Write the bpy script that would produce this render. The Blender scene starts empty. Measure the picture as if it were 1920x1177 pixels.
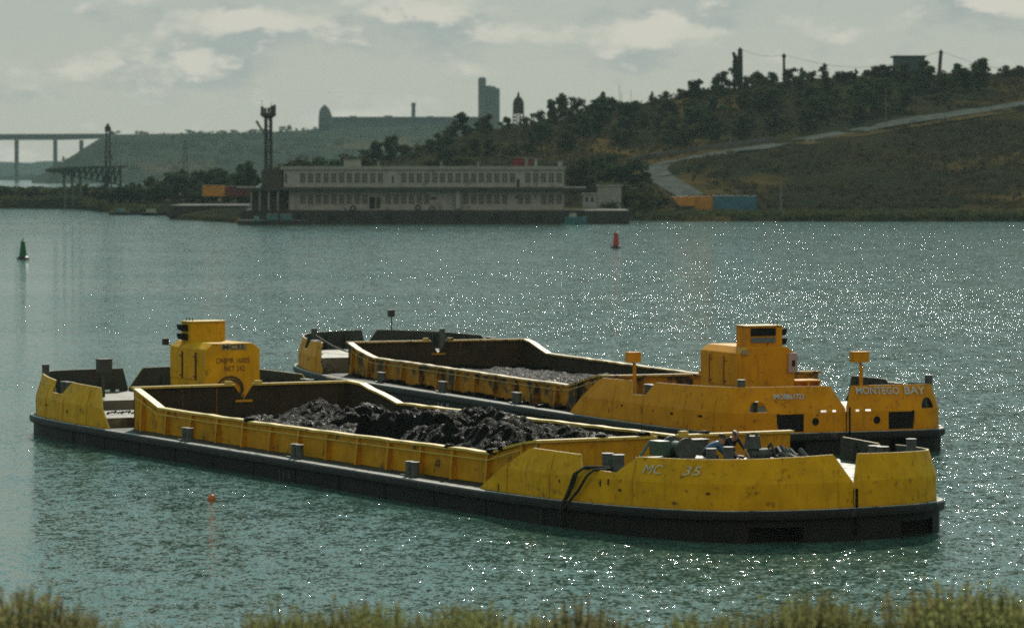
import bpy, math, random
from mathutils import Vector, Matrix, noise as mn
C = bpy.context.scene.collection
SC = bpy.context.scene
R = math.radians
PI = math.pi
rnd = random.Random(7)

# ------------------------------------------------------------------ camera
CAM_Z, FPX, HORIZON = 12.0, 7000.0, 320.0
PITCH = math.atan((588.5 - HORIZON) / FPX)
cd = bpy.data.cameras.new('camera'); cam = bpy.data.objects.new('camera', cd); C.objects.link(cam)
cam.location = (0, 0, CAM_Z); cam.rotation_euler = (PI / 2 - PITCH, 0, 0)
cd.sensor_width = 36; cd.lens = 36 * FPX / 1920; cd.clip_start = 1; cd.clip_end = 60000
SC.cycles.use_denoising = False; SC.cycles.filter_width = 1.75; SC.cycles.use_adaptive_sampling = False
cd.dof.use_dof = True; cd.dof.focus_distance = 150; cd.dof.aperture_fstop = 1.25
SC.camera = cam
SC.view_settings.view_transform = 'Standard'; SC.view_settings.look = 'None'
SC.view_settings.exposure = 0; SC.view_settings.gamma = 1

# ------------------------------------------------------------------ sky + sun
SUN_EL, SUN_AZ = 35.0, 5.0            # azimuth to the right of the view axis (+Y)
w = bpy.data.worlds.new('World'); SC.world = w; w.use_nodes = True
nt = w.node_tree; N = nt.nodes; L = nt.links; N.clear()
def nd(t, **k):
    n = N.new(t)
    for a, b in k.items(): setattr(n, a, b)
    return n
def math_n(op, a, b=None, c=None, clamp=False):
    n = nd('ShaderNodeMath', operation=op, use_clamp=clamp)
    for i, x in enumerate((a, b, c)):
        if x is None: continue
        if isinstance(x, (int, float)): n.inputs[i].default_value = x
        else: L.new(x, n.inputs[i])
    return n.outputs[0]
def mixc(fac, a, b):
    n = nd('ShaderNodeMix', data_type='RGBA')
    for s, x in ((n.inputs[0], fac), (n.inputs[6], a), (n.inputs[7], b)):
        if isinstance(x, (int, float)): s.default_value = x
        elif isinstance(x, tuple): s.default_value = (*x, 1)
        else: L.new(x, s)
    return n.outputs[2]
def ramp(x, a, b):
    n = nd('ShaderNodeMapRange'); n.interpolation_type = 'SMOOTHSTEP'
    L.new(x, n.inputs[0]); n.inputs[1].default_value = a; n.inputs[2].default_value = b
    return n.outputs[0]
sky = nd('ShaderNodeTexSky', sky_type='NISHITA'); sky.sun_disc = False
sky.sun_elevation = R(SUN_EL); sky.sun_rotation = R(SUN_AZ); sky.dust_density = 1.0; sky.air_density = 1.0
tc = nd('ShaderNodeTexCoord'); sp = nd('ShaderNodeSeparateXYZ'); L.new(tc.outputs['Generated'], sp.inputs[0])
az = math_n('ARCTAN2', sp.outputs[0], sp.outputs[1])
el = math_n('ARCSINE', sp.outputs[2])
cmb = nd('ShaderNodeCombineXYZ'); L.new(math_n('MULTIPLY', az, 1.0), cmb.inputs[0]); L.new(math_n('MULTIPLY', el, 2.1), cmb.inputs[1])
def sky_noise(scale, detail, rough, off):
    mp = nd('ShaderNodeMapping'); L.new(cmb.outputs[0], mp.inputs[0]); mp.inputs[1].default_value = off
    n = nd('ShaderNodeTexNoise'); L.new(mp.outputs[0], n.inputs['Vector'])
    n.inputs['Scale'].default_value = scale; n.inputs['Detail'].default_value = detail; n.inputs['Roughness'].default_value = rough
    return n.outputs[0]
n1 = sky_noise(26, 7, .56, (3.1, .4, 0)); n2 = sky_noise(75, 5, .6, (1.2, 7.7, 0)); n1b = sky_noise(26, 7, .56, (3.1, .4 + .012, 0))
def blob(px, py, rx, ry):            # a bank of cloud at a bearing and an elevation
    a0, e0 = math.atan((px - 960) / FPX), math.atan((HORIZON - py) / FPX)
    dx = math_n('DIVIDE', math_n('SUBTRACT', az, a0), rx / FPX); dy = math_n('DIVIDE', math_n('SUBTRACT', el, e0), ry / FPX)
    d = math_n('ADD', math_n('MULTIPLY', dx, dx), math_n('MULTIPLY', dy, dy))
    return math_n('SUBTRACT', 1.0, d, clamp=True)
bl = blob(1270, 28, 190, 48)
for b in ((760, 60, 260, 70), (330, 60, 230, 90), (1880, 25, 140, 60), (300, 130, 300, 60)):
    bl = math_n('MAXIMUM', bl, math_n('MULTIPLY', blob(*b), .75))
dens = math_n('ADD', n1, math_n('ADD', math_n('MULTIPLY', bl, .15), math_n('MULTIPLY', math_n('SUBTRACT', n2, .5), .36)))
cl = ramp(dens, .47, .70)
lit = ramp(math_n('SUBTRACT', n1, n1b), -.03, .07)
K = 10.0                              # the Background runs at 0.1
haze_sky = mixc(ramp(el, .0, .05), (.405 * K, .42 * K, .385 * K), (.335 * K, .395 * K, .38 * K))
base = mixc(.90, sky.outputs[0], haze_sky)
upper = mixc(ramp(el, .045, .36), base, mixc(.8, sky.outputs[0], (.12 * K, .46 * K, .50 * K)))
# added warm fill in the unseen sky behind the camera, lifting the backlit faces
upper = mixc(ramp(math_n('MULTIPLY', sp.outputs[1], -1.0), .05, .7), upper, (.66 * K, .60 * K, .47 * K))
ccol = mixc(lit, (.355 * K, .40 * K, .39 * K), (.70 * K, .66 * K, .57 * K))
out = mixc(math_n('MULTIPLY', cl, .8), upper, ccol)
bg = nd('ShaderNodeBackground'); L.new(out, bg.inputs[0]); bg.inputs[1].default_value = .1
wo = nd('ShaderNodeOutputWorld'); L.new(bg.outputs[0], wo.inputs[0])
sd = bpy.data.lights.new('sun', 'SUN'); sd.energy = 4.4; sd.angle = R(.5); sd.color = (1, .93, .80)
sun = bpy.data.objects.new('sun', sd); C.objects.link(sun)
sdir = Vector((math.sin(R(SUN_AZ)) * math.cos(R(SUN_EL)), math.cos(R(SUN_AZ)) * math.cos(R(SUN_EL)), math.sin(R(SUN_EL))))
sun.rotation_euler = sdir.to_track_quat('Z', 'Y').to_euler()

# ------------------------------------------------------------------ helpers
class MB:
    def __init__(s): s.v = []; s.f = []; s.m = []
    def add(s, vs, fs, mi=0):
        o = len(s.v); s.v += [tuple(x) for x in vs]
        for f in fs: s.f.append(tuple(i + o for i in f)); s.m.append(mi)
    def box(s, c, d, rz=0, mi=0, top=1.0):
        x, y, z = d[0] / 2, d[1] / 2, d[2] / 2; q = []
        for k, (a, b, e) in enumerate(((-1, -1, -1), (1, -1, -1), (1, 1, -1), (-1, 1, -1), (-1, -1, 1), (1, -1, 1), (1, 1, 1), (-1, 1, 1))):
            t = top if e > 0 else 1
            X, Y = a * x * t, b * y * t
            q.append((c[0] + X * math.cos(rz) - Y * math.sin(rz), c[1] + X * math.sin(rz) + Y * math.cos(rz), c[2] + e * z))
        s.add(q, ((3, 2, 1, 0), (4, 5, 6, 7), (0, 1, 5, 4), (1, 2, 6, 5), (2, 3, 7, 6), (3, 0, 4, 7)), mi)
    def prism(s, poly, z0, z1, mi=0, mtop=None):
        n = len(poly); q = [(x, y, z0) for x, y in poly] + [(x, y, z1) for x, y in poly]
        s.add(q, [tuple(range(n - 1, -1, -1))] + [(i, (i + 1) % n, n + (i + 1) % n, n + i) for i in range(n)], mi)
        o = len(s.v) - 2 * n
        s.f.append(tuple(range(o + n, o + 2 * n))); s.m.append(mi if mtop is None else mtop)
    def plate(s, poly3, th, mi=0, mi_back=None):   # a flat polygon in 3D given its own thickness vector
        th = Vector(th); n = len(poly3); a = [Vector(p) for p in poly3]
        s.add(a + [p + th for p in a], [tuple(range(n - 1, -1, -1))], mi)
        o = len(s.v) - 2 * n
        for i in range(n): s.f.append((o + i, o + (i + 1) % n, o + n + (i + 1) % n, o + n + i)); s.m.append(mi)
        s.f.append(tuple(range(o + n, o + 2 * n))); s.m.append(mi if mi_back is None else mi_back)
    def tube(s, pts, r, n=8, mi=0):
        P = [Vector(p) for p in pts]; rr = r if isinstance(r, (list, tuple)) else [r] * len(P); q = []; fs = []
        up = Vector((0, 0, 1)); last = None
        for i, p in enumerate(P):
            t = (P[min(i + 1, len(P) - 1)] - P[max(i - 1, 0)]).normalized()
            x = t.cross(up if abs(t.z) < .95 else Vector((0, 1, 0))).normalized()
            if last is not None and x.dot(last) < 0 and abs(t.z) >= .95: x = -x
            last = x; y = t.cross(x)
            for k in range(n):
                a = 2 * PI * k / n; q.append(p + (x * math.cos(a) + y * math.sin(a)) * rr[i])
        for i in range(len(P) - 1):
            for k in range(n): fs.append((i * n + k, i * n + (k + 1) % n, (i + 1) * n + (k + 1) % n, (i + 1) * n + k))
        fs += [tuple(range(n - 1, -1, -1)), tuple(range((len(P) - 1) * n, len(P) * n))]
        s.add(q, fs, mi)
    def lathe(s, c, prof, n=16, mi=0):
        q = []; fs = []
        for r, z in prof:
            for k in range(n): q.append((c[0] + r * math.cos(2 * PI * k / n), c[1] + r * math.sin(2 * PI * k / n), c[2] + z))
        for i in range(len(prof) - 1):
            for k in range(n): fs.append((i * n + k, i * n + (k + 1) % n, (i + 1) * n + (k + 1) % n, (i + 1) * n + k))
        fs += [tuple(range(n - 1, -1, -1)), tuple(range((len(prof) - 1) * n, len(prof) * n))]
        s.add(q, fs, mi)
    def build(s, name, mats, parent=None, smooth=False, bevel=0):
        me = bpy.data.meshes.new(name); me.from_pydata(s.v, [], s.f)
        for m in (mats if isinstance(mats, (list, tuple)) else [mats]): me.materials.append(m)
        me.polygons.foreach_set('material_index', s.m)
        if smooth: me.polygons.foreach_set('use_smooth', [True] * len(s.f))
        me.update()
        o = bpy.data.objects.new(name, me); C.objects.link(o)
        if parent: o.parent = parent
        if bevel:
            b = o.modifiers.new('bevel', 'BEVEL'); b.width = bevel; b.segments = 2; b.limit_method = 'ANGLE'
        return o
def tag(o, label=None, cat=None, group=None, kind=None):
    for k, v in (('label', label), ('category', cat), ('group', group), ('kind', kind)):
        if v: o[k] = v
    return o
def empty(name, loc, rz=0, label=None, cat=None, group=None):
    o = bpy.data.objects.new(name, None); C.objects.link(o); o.location = loc; o.rotation_euler = (0, 0, rz)
    return tag(o, label, cat, group)
def copy_tree(o, loc=None, rz=None, scale=None):
    c = o.copy(); C.objects.link(c)
    if loc is not None: c.location = loc
    if rz is not None: c.rotation_euler = (0, 0, rz)
    if scale is not None: c.scale = scale
    for ch in list(o.children):
        d = ch.copy(); C.objects.link(d); d.parent = c
        for g in list(ch.children):
            e = g.copy(); C.objects.link(e); e.parent = d
    return c
def baked(o):                          # modifiers applied into a mesh of its own
    dg = bpy.context.evaluated_depsgraph_get(); dg.update()
    me = bpy.data.meshes.new_from_object(o.evaluated_get(dg)); o.modifiers.clear(); o.data = me
    return o
def cut(o, cutters):
    for c in cutters:
        m = o.modifiers.new('cut', 'BOOLEAN'); m.object = c; m.operation = 'DIFFERENCE'; m.solver = 'EXACT'
    baked(o)
    for c in cutters: bpy.data.objects.remove(c)
    return o
def text(body, name, m, parent, origin, right, up, size, depth=.012, shear=0, width=None, weight=0):
    cu = bpy.data.curves.new(name, 'FONT'); cu.body = body; cu.size = size; cu.extrude = depth / 2; cu.shear = shear; cu.offset = weight
    cu.resolution_u = 3
    t = bpy.data.objects.new(name, cu); C.objects.link(t)
    dg = bpy.context.evaluated_depsgraph_get(); me = bpy.data.meshes.new_from_object(t.evaluated_get(dg)); bpy.data.objects.remove(t)
    xs = [v.co.x for v in me.vertices]; x0, x1 = min(xs), max(xs); k = (width / (x1 - x0)) if width else 1
    r = Vector(right).normalized(); u = Vector(up); u = (u - r * u.dot(r)).normalized(); n = r.cross(u)
    for v in me.vertices:
        c = v.co.copy(); v.co = Vector(origin) + r * ((c.x - x0) * k) + u * c.y + n * c.z
    me.materials.clear(); me.materials.append(m)
    o = bpy.data.objects.new(name, me); C.objects.link(o); o.parent = parent
    return o
# a pixel of the photograph's bearing: direction of sight, used to survey where things stand
def ray(px, py):
    x, y = (px - 960) / FPX, -(py - 588.5) / FPX; c, s = math.cos(PITCH), math.sin(PITCH)
    return Vector((x, c + y * s, -s + y * c))
def at(px, d, z=0.0): return Vector(((px - 960) / FPX * d, d, z))
def zat(py, d): return CAM_Z - (py - HORIZON) / FPX * d

# ------------------------------------------------------------------ materials
def mat(name, col, rough=.6, spec=.35, var=None, vscale=3.0, vamt=.5, stain=None, sscale=.8, sth=(.56, .7), streak=None, bump=0, bscale=20, metal=0, detail=5, rvar=0, objvar=0, transl=0, coord='Object', warp=(1, 1, 1)):
    m = bpy.data.materials.new(name); m.use_nodes = True; t = m.node_tree; n = t.nodes; l = t.links
    p = n['Principled BSDF']; p.inputs['Roughness'].default_value = rough; p.inputs['Specular IOR Level'].default_value = spec; p.inputs['Metallic'].default_value = metal
    tc = n.new('ShaderNodeTexCoord')
    def noise(scale, det=detail, off=0, stretch=(1, 1, 1)):
        mp = n.new('ShaderNodeMapping'); l.new(tc.outputs[coord], mp.inputs[0]); mp.inputs[1].default_value = (off, off * .7, off * .3); mp.inputs[3].default_value = stretch
        x = n.new('ShaderNodeTexNoise'); l.new(mp.outputs[0], x.inputs['Vector']); x.inputs['Scale'].default_value = scale; x.inputs['Detail'].default_value = det; x.inputs['Roughness'].default_value = .62
        return x.outputs[0]
    def rng(x, a, b, c=0, d=1):
        r = n.new('ShaderNodeMapRange'); l.new(x, r.inputs[0])
        for i, v in zip((1, 2, 3, 4), (a, b, c, d)): r.inputs[i].default_value = v
        return r.outputs[0]
    def mx(f, a, b):
        x = n.new('ShaderNodeMix'); x.data_type = 'RGBA'
        for s, v in ((x.inputs[0], f), (x.inputs[6], a), (x.inputs[7], b)):
            if isinstance(v, (int, float)): s.default_value = v
            elif isinstance(v, tuple): s.default_value = (*v, 1)
            else: l.new(v, s)
        return x.outputs[2]
    c = col
    if var is None: var = tuple(v * (1 - vamt) for v in col)
    c = mx(rng(noise(vscale, stretch=warp), .36, .66), c, var)
    if streak: c = mx(rng(noise(4.0, 4, 5, (1, 1, .12)), .55, .78, 0, .7), c, streak)
    if stain: c = mx(rng(noise(sscale, 8, 9), sth[0], sth[1]), c, stain)
    if objvar:
        oi = n.new('ShaderNodeObjectInfo'); hs = n.new('ShaderNodeHueSaturation')
        l.new(rng(oi.outputs['Random'], 0, 1, 1 - objvar, 1 + objvar), hs.inputs['Value']); l.new(rng(oi.outputs['Random'], 0, 1, .485, .515), hs.inputs['Hue']); l.new(c, hs.inputs['Color']); c = hs.outputs[0]
    if isinstance(c, tuple): p.inputs['Base Color'].default_value = (*c, 1)
    else: l.new(c, p.inputs['Base Color'])
    if rvar: l.new(rng(noise(vscale * 1.7, 4, 3), .35, .65, max(.04, rough - rvar), min(1, rough + rvar)), p.inputs['Roughness'])
    if bump:
        b = n.new('ShaderNodeBump'); b.inputs['Strength'].default_value = 1; b.inputs['Distance'].default_value = bump
        l.new(noise(bscale, 4, 2), b.inputs['Height']); l.new(b.outputs[0], p.inputs['Normal'])
    if transl:
        tr = n.new('ShaderNodeBsdfTranslucent'); ms = n.new('ShaderNodeMixShader'); ms.inputs[0].default_value = transl
        if isinstance(c, tuple): tr.inputs[0].default_value = (*c, 1)
        else: l.new(c, tr.inputs[0])
        l.new(p.outputs[0], ms.inputs[1]); l.new(tr.outputs[0], ms.inputs[2]); l.new(ms.outputs[0], n['Material Output'].inputs[0])
    return m
M = {}
M['yellow'] = mat('yellow_paint', (.62, .335, .006), .55, .07, (.48, .25, .005), 1.2, stain=(.085, .05, .014), sscale=3.2, sth=(.575, .72), streak=(.26, .16, .014), bump=.004, bscale=1.3, rvar=.12)
M['orange'] = mat('orange_paint', (.62, .262, .005), .55, .07, (.50, .20, .004), 1.1, stain=(.09, .045, .014), sscale=3.2, sth=(.585, .73), streak=(.27, .125, .012), bump=.004, bscale=1.3, rvar=.12)
M['rail'] = mat('coaming_rail_paint', (.58, .40, .07), .5, .15, (.44, .29, .05), 4, stain=(.05, .04, .03), sscale=2.2, sth=(.6, .66), bump=.006, bscale=5)
M['rail_b'] = mat('worn_rail_paint', (.52, .34, .08), .5, .15, (.30, .19, .05), 4, stain=(.04, .035, .03), sscale=2.5, sth=(.52, .6), bump=.006, bscale=5)
M['coam'] = mat('coaming_paint', (.58, .285, .008), .55, .07, (.42, .205, .008), 1.6, stain=(.04, .03, .016), sscale=1.3, sth=(.58, .70), streak=(.22, .12, .014), bump=.006, bscale=1.6)
M['coam_b'] = mat('muddy_coaming_paint', (.48, .22, .010), .55, .08, (.30, .135, .010), 1.6, stain=(.035, .03, .022), sscale=.9, sth=(.47, .58), streak=(.08, .055, .025), bump=.006, bscale=1.6)
M['hold'] = mat('rusty_hold_plate', (.050, .034, .018), .7, .1, (.030, .022, .013), 1.5, stain=(.028, .024, .018), sscale=1.0, streak=(.065, .038, .016))
M['hull'] = mat('dark_hull_paint', (.017, .016, .013), .6, .12, (.011, .011, .009), 1.0, stain=(.032, .028, .022), sscale=1.6, sth=(.58, .72), streak=(.026, .019, .012), bump=.012, bscale=.7)
M['fender'] = mat('worn_fender_steel', (.020, .019, .017), .55, .15, (.013, .013, .012), 2.2, stain=(.055, .05, .043), sscale=2.2, sth=(.58, .7), bump=.012, bscale=1.4)
M['edge'] = mat('worn_edge_sun_glint', (.55, .54, .47), .40, .3, (.30, .29, .25), 3, stain=(.05, .048, .042), sscale=1.5, sth=(.56, .66), bump=.01, bscale=2)  # pale colour paints the sun's glint along the worn deck edge
M['seam'] = mat('rusty_weld_seam', (.46, .23, .008), .7, .05, (.25, .12, .012), 3)
M['boot'] = mat('bulwark_inside_grey', (.062, .072, .062), .6, .15, (.044, .05, .044), 1.5, stain=(.06, .045, .03), sscale=1.3, sth=(.6, .75), streak=(.07, .06, .045))
M['deck'] = mat('deck_plate', (.15, .142, .105), .5, .2, (.11, .105, .08), 1.0, stain=(.035, .033, .028), sscale=.9, sth=(.53, .64), bump=.006, bscale=3, rvar=.2)
M['sidedeck'] = mat('oily_side_deck', (.050, .055, .044), .6, .08, (.032, .036, .03), 1.3, stain=(.02, .02, .018), sscale=1.0, sth=(.52, .64), bump=.01, bscale=3, rvar=.2)
M['muddeck'] = mat('muddy_side_deck', (.028, .026, .021), .6, .06, (.016, .015, .013), 1.5, stain=(.06, .058, .05), sscale=1.3, sth=(.6, .7), bump=.02, bscale=4)
M['bollard'] = mat('grey_bollard_paint', (.085, .095, .092), .5, .2, (.055, .06, .058), 4, stain=(.05, .04, .03), sscale=4)
M['black'] = mat('black_steel', (.016, .016, .015), .5, .4, (.025, .022, .02), 5)
M['dark'] = mat('dark_opening', (.01, .01, .01), .8, .1, (.014, .013, .012), 3)
M['glass'] = mat('cabin_glass', (.05, .085, .09), .12, .6, (.04, .07, .075), 2)
M['white'] = mat('white_lettering', (.50, .53, .52), .5, .3, (.36, .39, .38), 6)
M['letter_dim'] = mat('weathered_lettering', (.55, .54, .42), .6, .1, (.38, .35, .22), 11)
M['letter_dark'] = mat('dark_red_lettering', (.075, .026, .01), .55, .3, (.11, .045, .012), 12)
M['plate'] = mat('pale_name_plate', (.30, .27, .14), .5, .3, (.22, .18, .07), 5)
M['pink'] = mat('pale_pink_box', (.42, .28, .25), .5, .3, (.35, .22, .2), 4)
M['redpart'] = mat('red_valve_paint', (.22, .035, .02), .45, .4, (.13, .025, .018), 6)
M['green_mach'] = mat('green_machine_paint', (.05, .10, .06), .45, .4, (.03, .06, .04), 5, stain=(.02, .02, .015), sscale=5)
M['grey_mach'] = mat('grey_machine_paint', (.085, .095, .085), .55, .2, (.05, .055, .05), 5, stain=(.03, .03, .02), sscale=5)
M['mud'] = mat('wet_mud', (.012, .0105, .008), .55, .03, (.006, .0055, .005), 2.0, stain=(.021, .018, .013), sscale=1.4, bump=.30, bscale=6.5, rvar=.28)
M['rope'] = mat('dark_rope', (.02, .019, .017), .8, .2, (.03, .027, .02), 20)
M['hemp'] = mat('hemp_rope', (.16, .14, .10), .8, .2, (.1, .085, .06), 20)
M['skin'] = mat('skin', (.35, .19, .13), .5, .35, (.30, .15, .10), 10)
M['shirt_blue'] = mat('blue_shirt', (.06, .13, .22), .8, .2, (.045, .09, .16), 8)
M['shirt_dark'] = mat('navy_shirt', (.018, .022, .035), .8, .2, (.012, .014, .022), 8)
M['trousers'] = mat('dark_trousers', (.02, .021, .024), .8, .2, (.03, .03, .03), 8)
M['hair'] = mat('dark_hair', (.022, .016, .012), .6, .3, (.03, .022, .015), 15)

# ------------------------------------------------------------------ water
def water_material():
    m = bpy.data.materials.new('river_water'); m.use_nodes = True; t = m.node_tree; n = t.nodes; l = t.links
    p = n['Principled BSDF']; p.inputs['Base Color'].default_value = (.056, .118, .092, 1); p.inputs['IOR'].default_value = 1.333; p.inputs['Roughness'].default_value = .05
    g = n.new('ShaderNodeNewGeometry')
    total = None
    # (scale, amplitude of slope, stretch): wave trains from long swell to ripples
    for sc, amp, st, off in ((.16, .06, (1, .55, 1), 1), (.5, .18, (1, .7, 1), 5), (1.5, .36, (1, .75, 1), 9), (4.0, .62, (1, .8, 1), 14), (9.5, .95, (1, .8, 1), 21)):
        mp = n.new('ShaderNodeMapping'); l.new(g.outputs['Position'], mp.inputs[0]); mp.inputs[1].default_value = (off, off * 2, 0); mp.inputs[3].default_value = st
        x = n.new('ShaderNodeTexNoise'); l.new(mp.outputs[0], x.inputs['Vector']); x.inputs['Scale'].default_value = sc; x.inputs['Detail'].default_value = 2.0
        s = n.new('ShaderNodeVectorMath'); s.operation = 'SUBTRACT'; l.new(x.outputs['Color'], s.inputs[0]); s.inputs[1].default_value = (.5, .5, .5)
        q = n.new('ShaderNodeVectorMath'); q.operation = 'MULTIPLY'; l.new(s.outputs[0], q.inputs[0]); q.inputs[1].default_value = (amp, amp * 1.15, 0)
        if total is None: total = q.outputs[0]
        else:
            a = n.new('ShaderNodeVectorMath'); l.new(total, a.inputs[0]); l.new(q.outputs[0], a.inputs[1]); total = a.outputs[0]
    # gusts: patches where the ripples are stronger or weaker
    mp = n.new('ShaderNodeMapping'); l.new(g.outputs['Position'], mp.inputs[0]); mp.inputs[1].default_value = (3.3, 1.9, 0); mp.inputs[3].default_value = (.3, 1, 1)
    x = n.new('ShaderNodeTexNoise'); l.new(mp.outputs[0], x.inputs['Vector']); x.inputs['Scale'].default_value = .022; x.inputs['Detail'].default_value = 4; x.inputs['Roughness'].default_value = .65
    r0 = n.new('ShaderNodeMapRange'); l.new(x.outputs[0], r0.inputs[0])
    for i, v in zip((1, 2, 3, 4), (.33, .67, .60, 1.40)): r0.inputs[i].default_value = v
    # the far side lies in the lee of the hill: calmer towards the shore
    se = n.new('ShaderNodeSeparateXYZ'); l.new(g.outputs['Position'], se.inputs[0])
    fl = n.new('ShaderNodeMapRange'); l.new(se.outputs[1], fl.inputs[0])
    for i, v in zip((1, 2, 3, 4), (290, 600, 1.02, .72)): fl.inputs[i].default_value = v
    # and in the shelter of the near bank
    nl = n.new('ShaderNodeMapRange'); l.new(se.outputs[1], nl.inputs[0])
    for i, v in zip((1, 2, 3, 4), (95, 200, .69, 1.0)): nl.inputs[i].default_value = v
    r2 = n.new('ShaderNodeMath'); r2.operation = 'MULTIPLY'; l.new(nl.outputs[0], r2.inputs[0]); l.new(fl.outputs[0], r2.inputs[1])
    r = n.new('ShaderNodeMath'); r.operation = 'MULTIPLY'; l.new(r0.outputs[0], r.inputs[0]); l.new(r2.outputs[0], r.inputs[1])
    sc = n.new('ShaderNodeVectorMath'); sc.operation = 'SCALE'; l.new(total, sc.inputs[0]); l.new(r.outputs[0], sc.inputs['Scale'])
    a = n.new('ShaderNodeVectorMath'); l.new(sc.outputs[0], a.inputs[0]); a.inputs[1].default_value = (0, 0, 1)
    nn = n.new('ShaderNodeVectorMath'); nn.operation = 'NORMALIZE'; l.new(a.outputs[0], nn.inputs[0]); l.new(nn.outputs[0], p.inputs['Normal'])
    return m
b = MB(); b.add([(-4000, 60, 0), (4000, 60, 0), (9000, 9000, 0), (-9000, 9000, 0)], [(0, 1, 2, 3)])
tag(b.build('water', water_material()), kind='structure')

# ------------------------------------------------------------------ barges
HALF = [(-31.2, 0), (-31.2, 1.6), (-31.18, 3.2), (-30.95, 4.2), (-30.3, 4.95), (-29.0, 5.45), (-27, 5.8), (-23, 6.1), (-17, 6.25), (-8, 6.33), (0, 6.36), (8, 6.4), (14, 6.4), (18, 6.35),
        (21.5, 6.15), (24.8, 5.65), (27.0, 5.05), (28.5, 4.2), (29.35, 2.9), (29.72, 1.5), (29.8, 0)]
def catmull(P, k=10):
    o = []
    for i in range(len(P) - 1):
        p0, p1, p2, p3 = (Vector(P[max(0, min(len(P) - 1, j))]).to_2d() for j in (i - 1, i, i + 1, i + 2))
        for q in range(k):
            t = q / k
            o.append(.5 * ((2 * p1) + (p2 - p0) * t + (2 * p0 - 5 * p1 + 4 * p2 - p3) * t * t + (3 * p1 - p0 - 3 * p2 + p3) * t ** 3))
    o.append(Vector(P[-1]).to_2d()); return o
DENSE = catmull(HALF)
ARC = [0.0]
for i in range(1, len(DENSE)): ARC.append(ARC[-1] + (DENSE[i] - DENSE[i - 1]).length)
def pos(s):
    s = max(0, min(ARC[-1], s))
    for i in range(1, len(ARC)):
        if ARC[i] >= s:
            t = (s - ARC[i - 1]) / max(1e-9, ARC[i] - ARC[i - 1]); p = DENSE[i - 1].lerp(DENSE[i], t); d = (DENSE[i] - DENSE[i - 1]).normalized()
            return p, Vector((d.y, -d.x)) if False else Vector((d.y, -d.x))
def s_at_u(u): return min(((abs(DENSE[i].x - u), ARC[i]) for i in range(len(ARC)) if 3.0 < ARC[i] < ARC[-1] - 2.5))[1]
def s_fine(u):
    s = s_at_u(u); best = s
    for k in range(-40, 41):
        q = s + k * .02
        if abs(pos(q)[0].x - u) < abs(pos(best)[0].x - u): best = q
    return best
def s_w(wd, bow): return ARC[-1] - wd if bow else wd
def sheer(u): return .20 * max(0, (u - 14) / 16) ** 2
def outline(off=0.0, k=1):             # whole plan outline, off = metres outward
    pts = []
    n = 110
    for i in range(n + 1):
        p, nr = pos(ARC[-1] * i / n); e = -nr
        # outward normal of the half with V positive
        o = p + Vector((-nr.x, -nr.y)) * off if nr.y < 0 or True else p
        pts.append(o)
    pts[0].y = 0; pts[-1].y = 0
    up = [(p.x, p.y) for p in pts]
    return [(x, -y) for x, y in up] + [(x, y) for x, y in reversed(up[1:-1])]
Z_DECK, Z_KN = .88, 1.72
def bulwark(side, stations, inset=.10):
    """stations (s, top): one closed plate, outer face paint, inner face grey, leaning inwards above the knuckle"""
    b = MB(); rings = []
    dense = []
    for i, (s, z) in enumerate(stations):
        if i and s - stations[i - 1][0] > .45:
            s0, z0 = stations[i - 1]; n = int((s - s0) / .4) + 1
            for k in range(1, n): dense.append((s0 + (s - s0) * k / n, z0 + (z - z0) * k / n))
        dense.append((s, z))
    for s, z in dense:
        p, nr = pos(s); inn = Vector((nr.x, nr.y)); sh = sheer(p.x)
        kn = min(Z_KN, z - .02); lean = .30 * max(0, z - Z_KN)
        def q(off, zz): a = p + inn * off; return (a.x, side * a.y, zz + sh)
        rings.append([q(inset, Z_DECK + .004), q(inset + .015, kn), q(inset + .02 + lean, z), q(inset + .085 + lean, z), q(inset + .085, kn - .02), q(inset + .08, Z_DECK + .004)])
    for r in rings: b.v += r
    mi = (0, 0, 2, 1, 1, 1)
    for i in range(len(rings) - 1):
        for k in range(6):
            f = (i * 6 + k, i * 6 + (k + 1) % 6, (i + 1) * 6 + (k + 1) % 6, (i + 1) * 6 + k)
            b.f.append(f if side > 0 else f[::-1]); b.m.append(mi[k])
    e = len(rings) - 1
    for f in (tuple(range(5, -1, -1)), tuple(e * 6 + k for k in range(6))): b.f.append(f if side > 0 else f[::-1]); b.m.append(2)
    return b
def inner_ribs(side, ss, ztop, parent):
    for s in ss:
        b = MB()
        p, nr = pos(s); inn = Vector((nr.x, nr.y)); t = Vector((-inn.y, inn.x)) * .03; sh = sheer(p.x); lean = .3 * (ztop - Z_KN)
        P = []
        for off, zz in ((.19, Z_DECK), (.50, Z_DECK), (.34 + lean, ztop - .12), (.195 + lean, ztop - .05), (.195, Z_KN)):
            a = p + inn * off; P.append(Vector((a.x, side * a.y, zz + sh)))
        b.plate(P, (2 * t.x, side * 2 * t.y, 0)); b.build('bulwark_rib', M['boot'], parent)
COAM = {-1: [(-18, 2.62), (-17.4, 2.45), (-15.2, 1.90), (-5, 1.86), (5, 1.90), (14.4, 1.96), (16.7, 2.46), (17.8, 2.60)],
        1: [(-18, 2.62), (-16.6, 2.56), (-13.0, 1.92), (-5, 1.92), (5, 1.95), (13.6, 1.94), (16.2, 2.25), (17.8, 2.60)]}
CV = 5.15
def bollard_pair(parent, u, v, z, h=.5, gap=.45, r=.15, du=1, dv=0):
    b = MB(); b.box((u, v, z + .03), (gap + .65 if du else .45, .45 if du else gap + .65, .06))
    for k in (-.5, .5):
        c = (u + gap * k * du, v + gap * k * dv, z)
        b.lathe(c, ((r, .05), (r, h), (r * 1.12, h + .005), (r * 1.12, h + .04)), 14)
    return b.build('bollard_pair', M['bollard'], parent)
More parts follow.
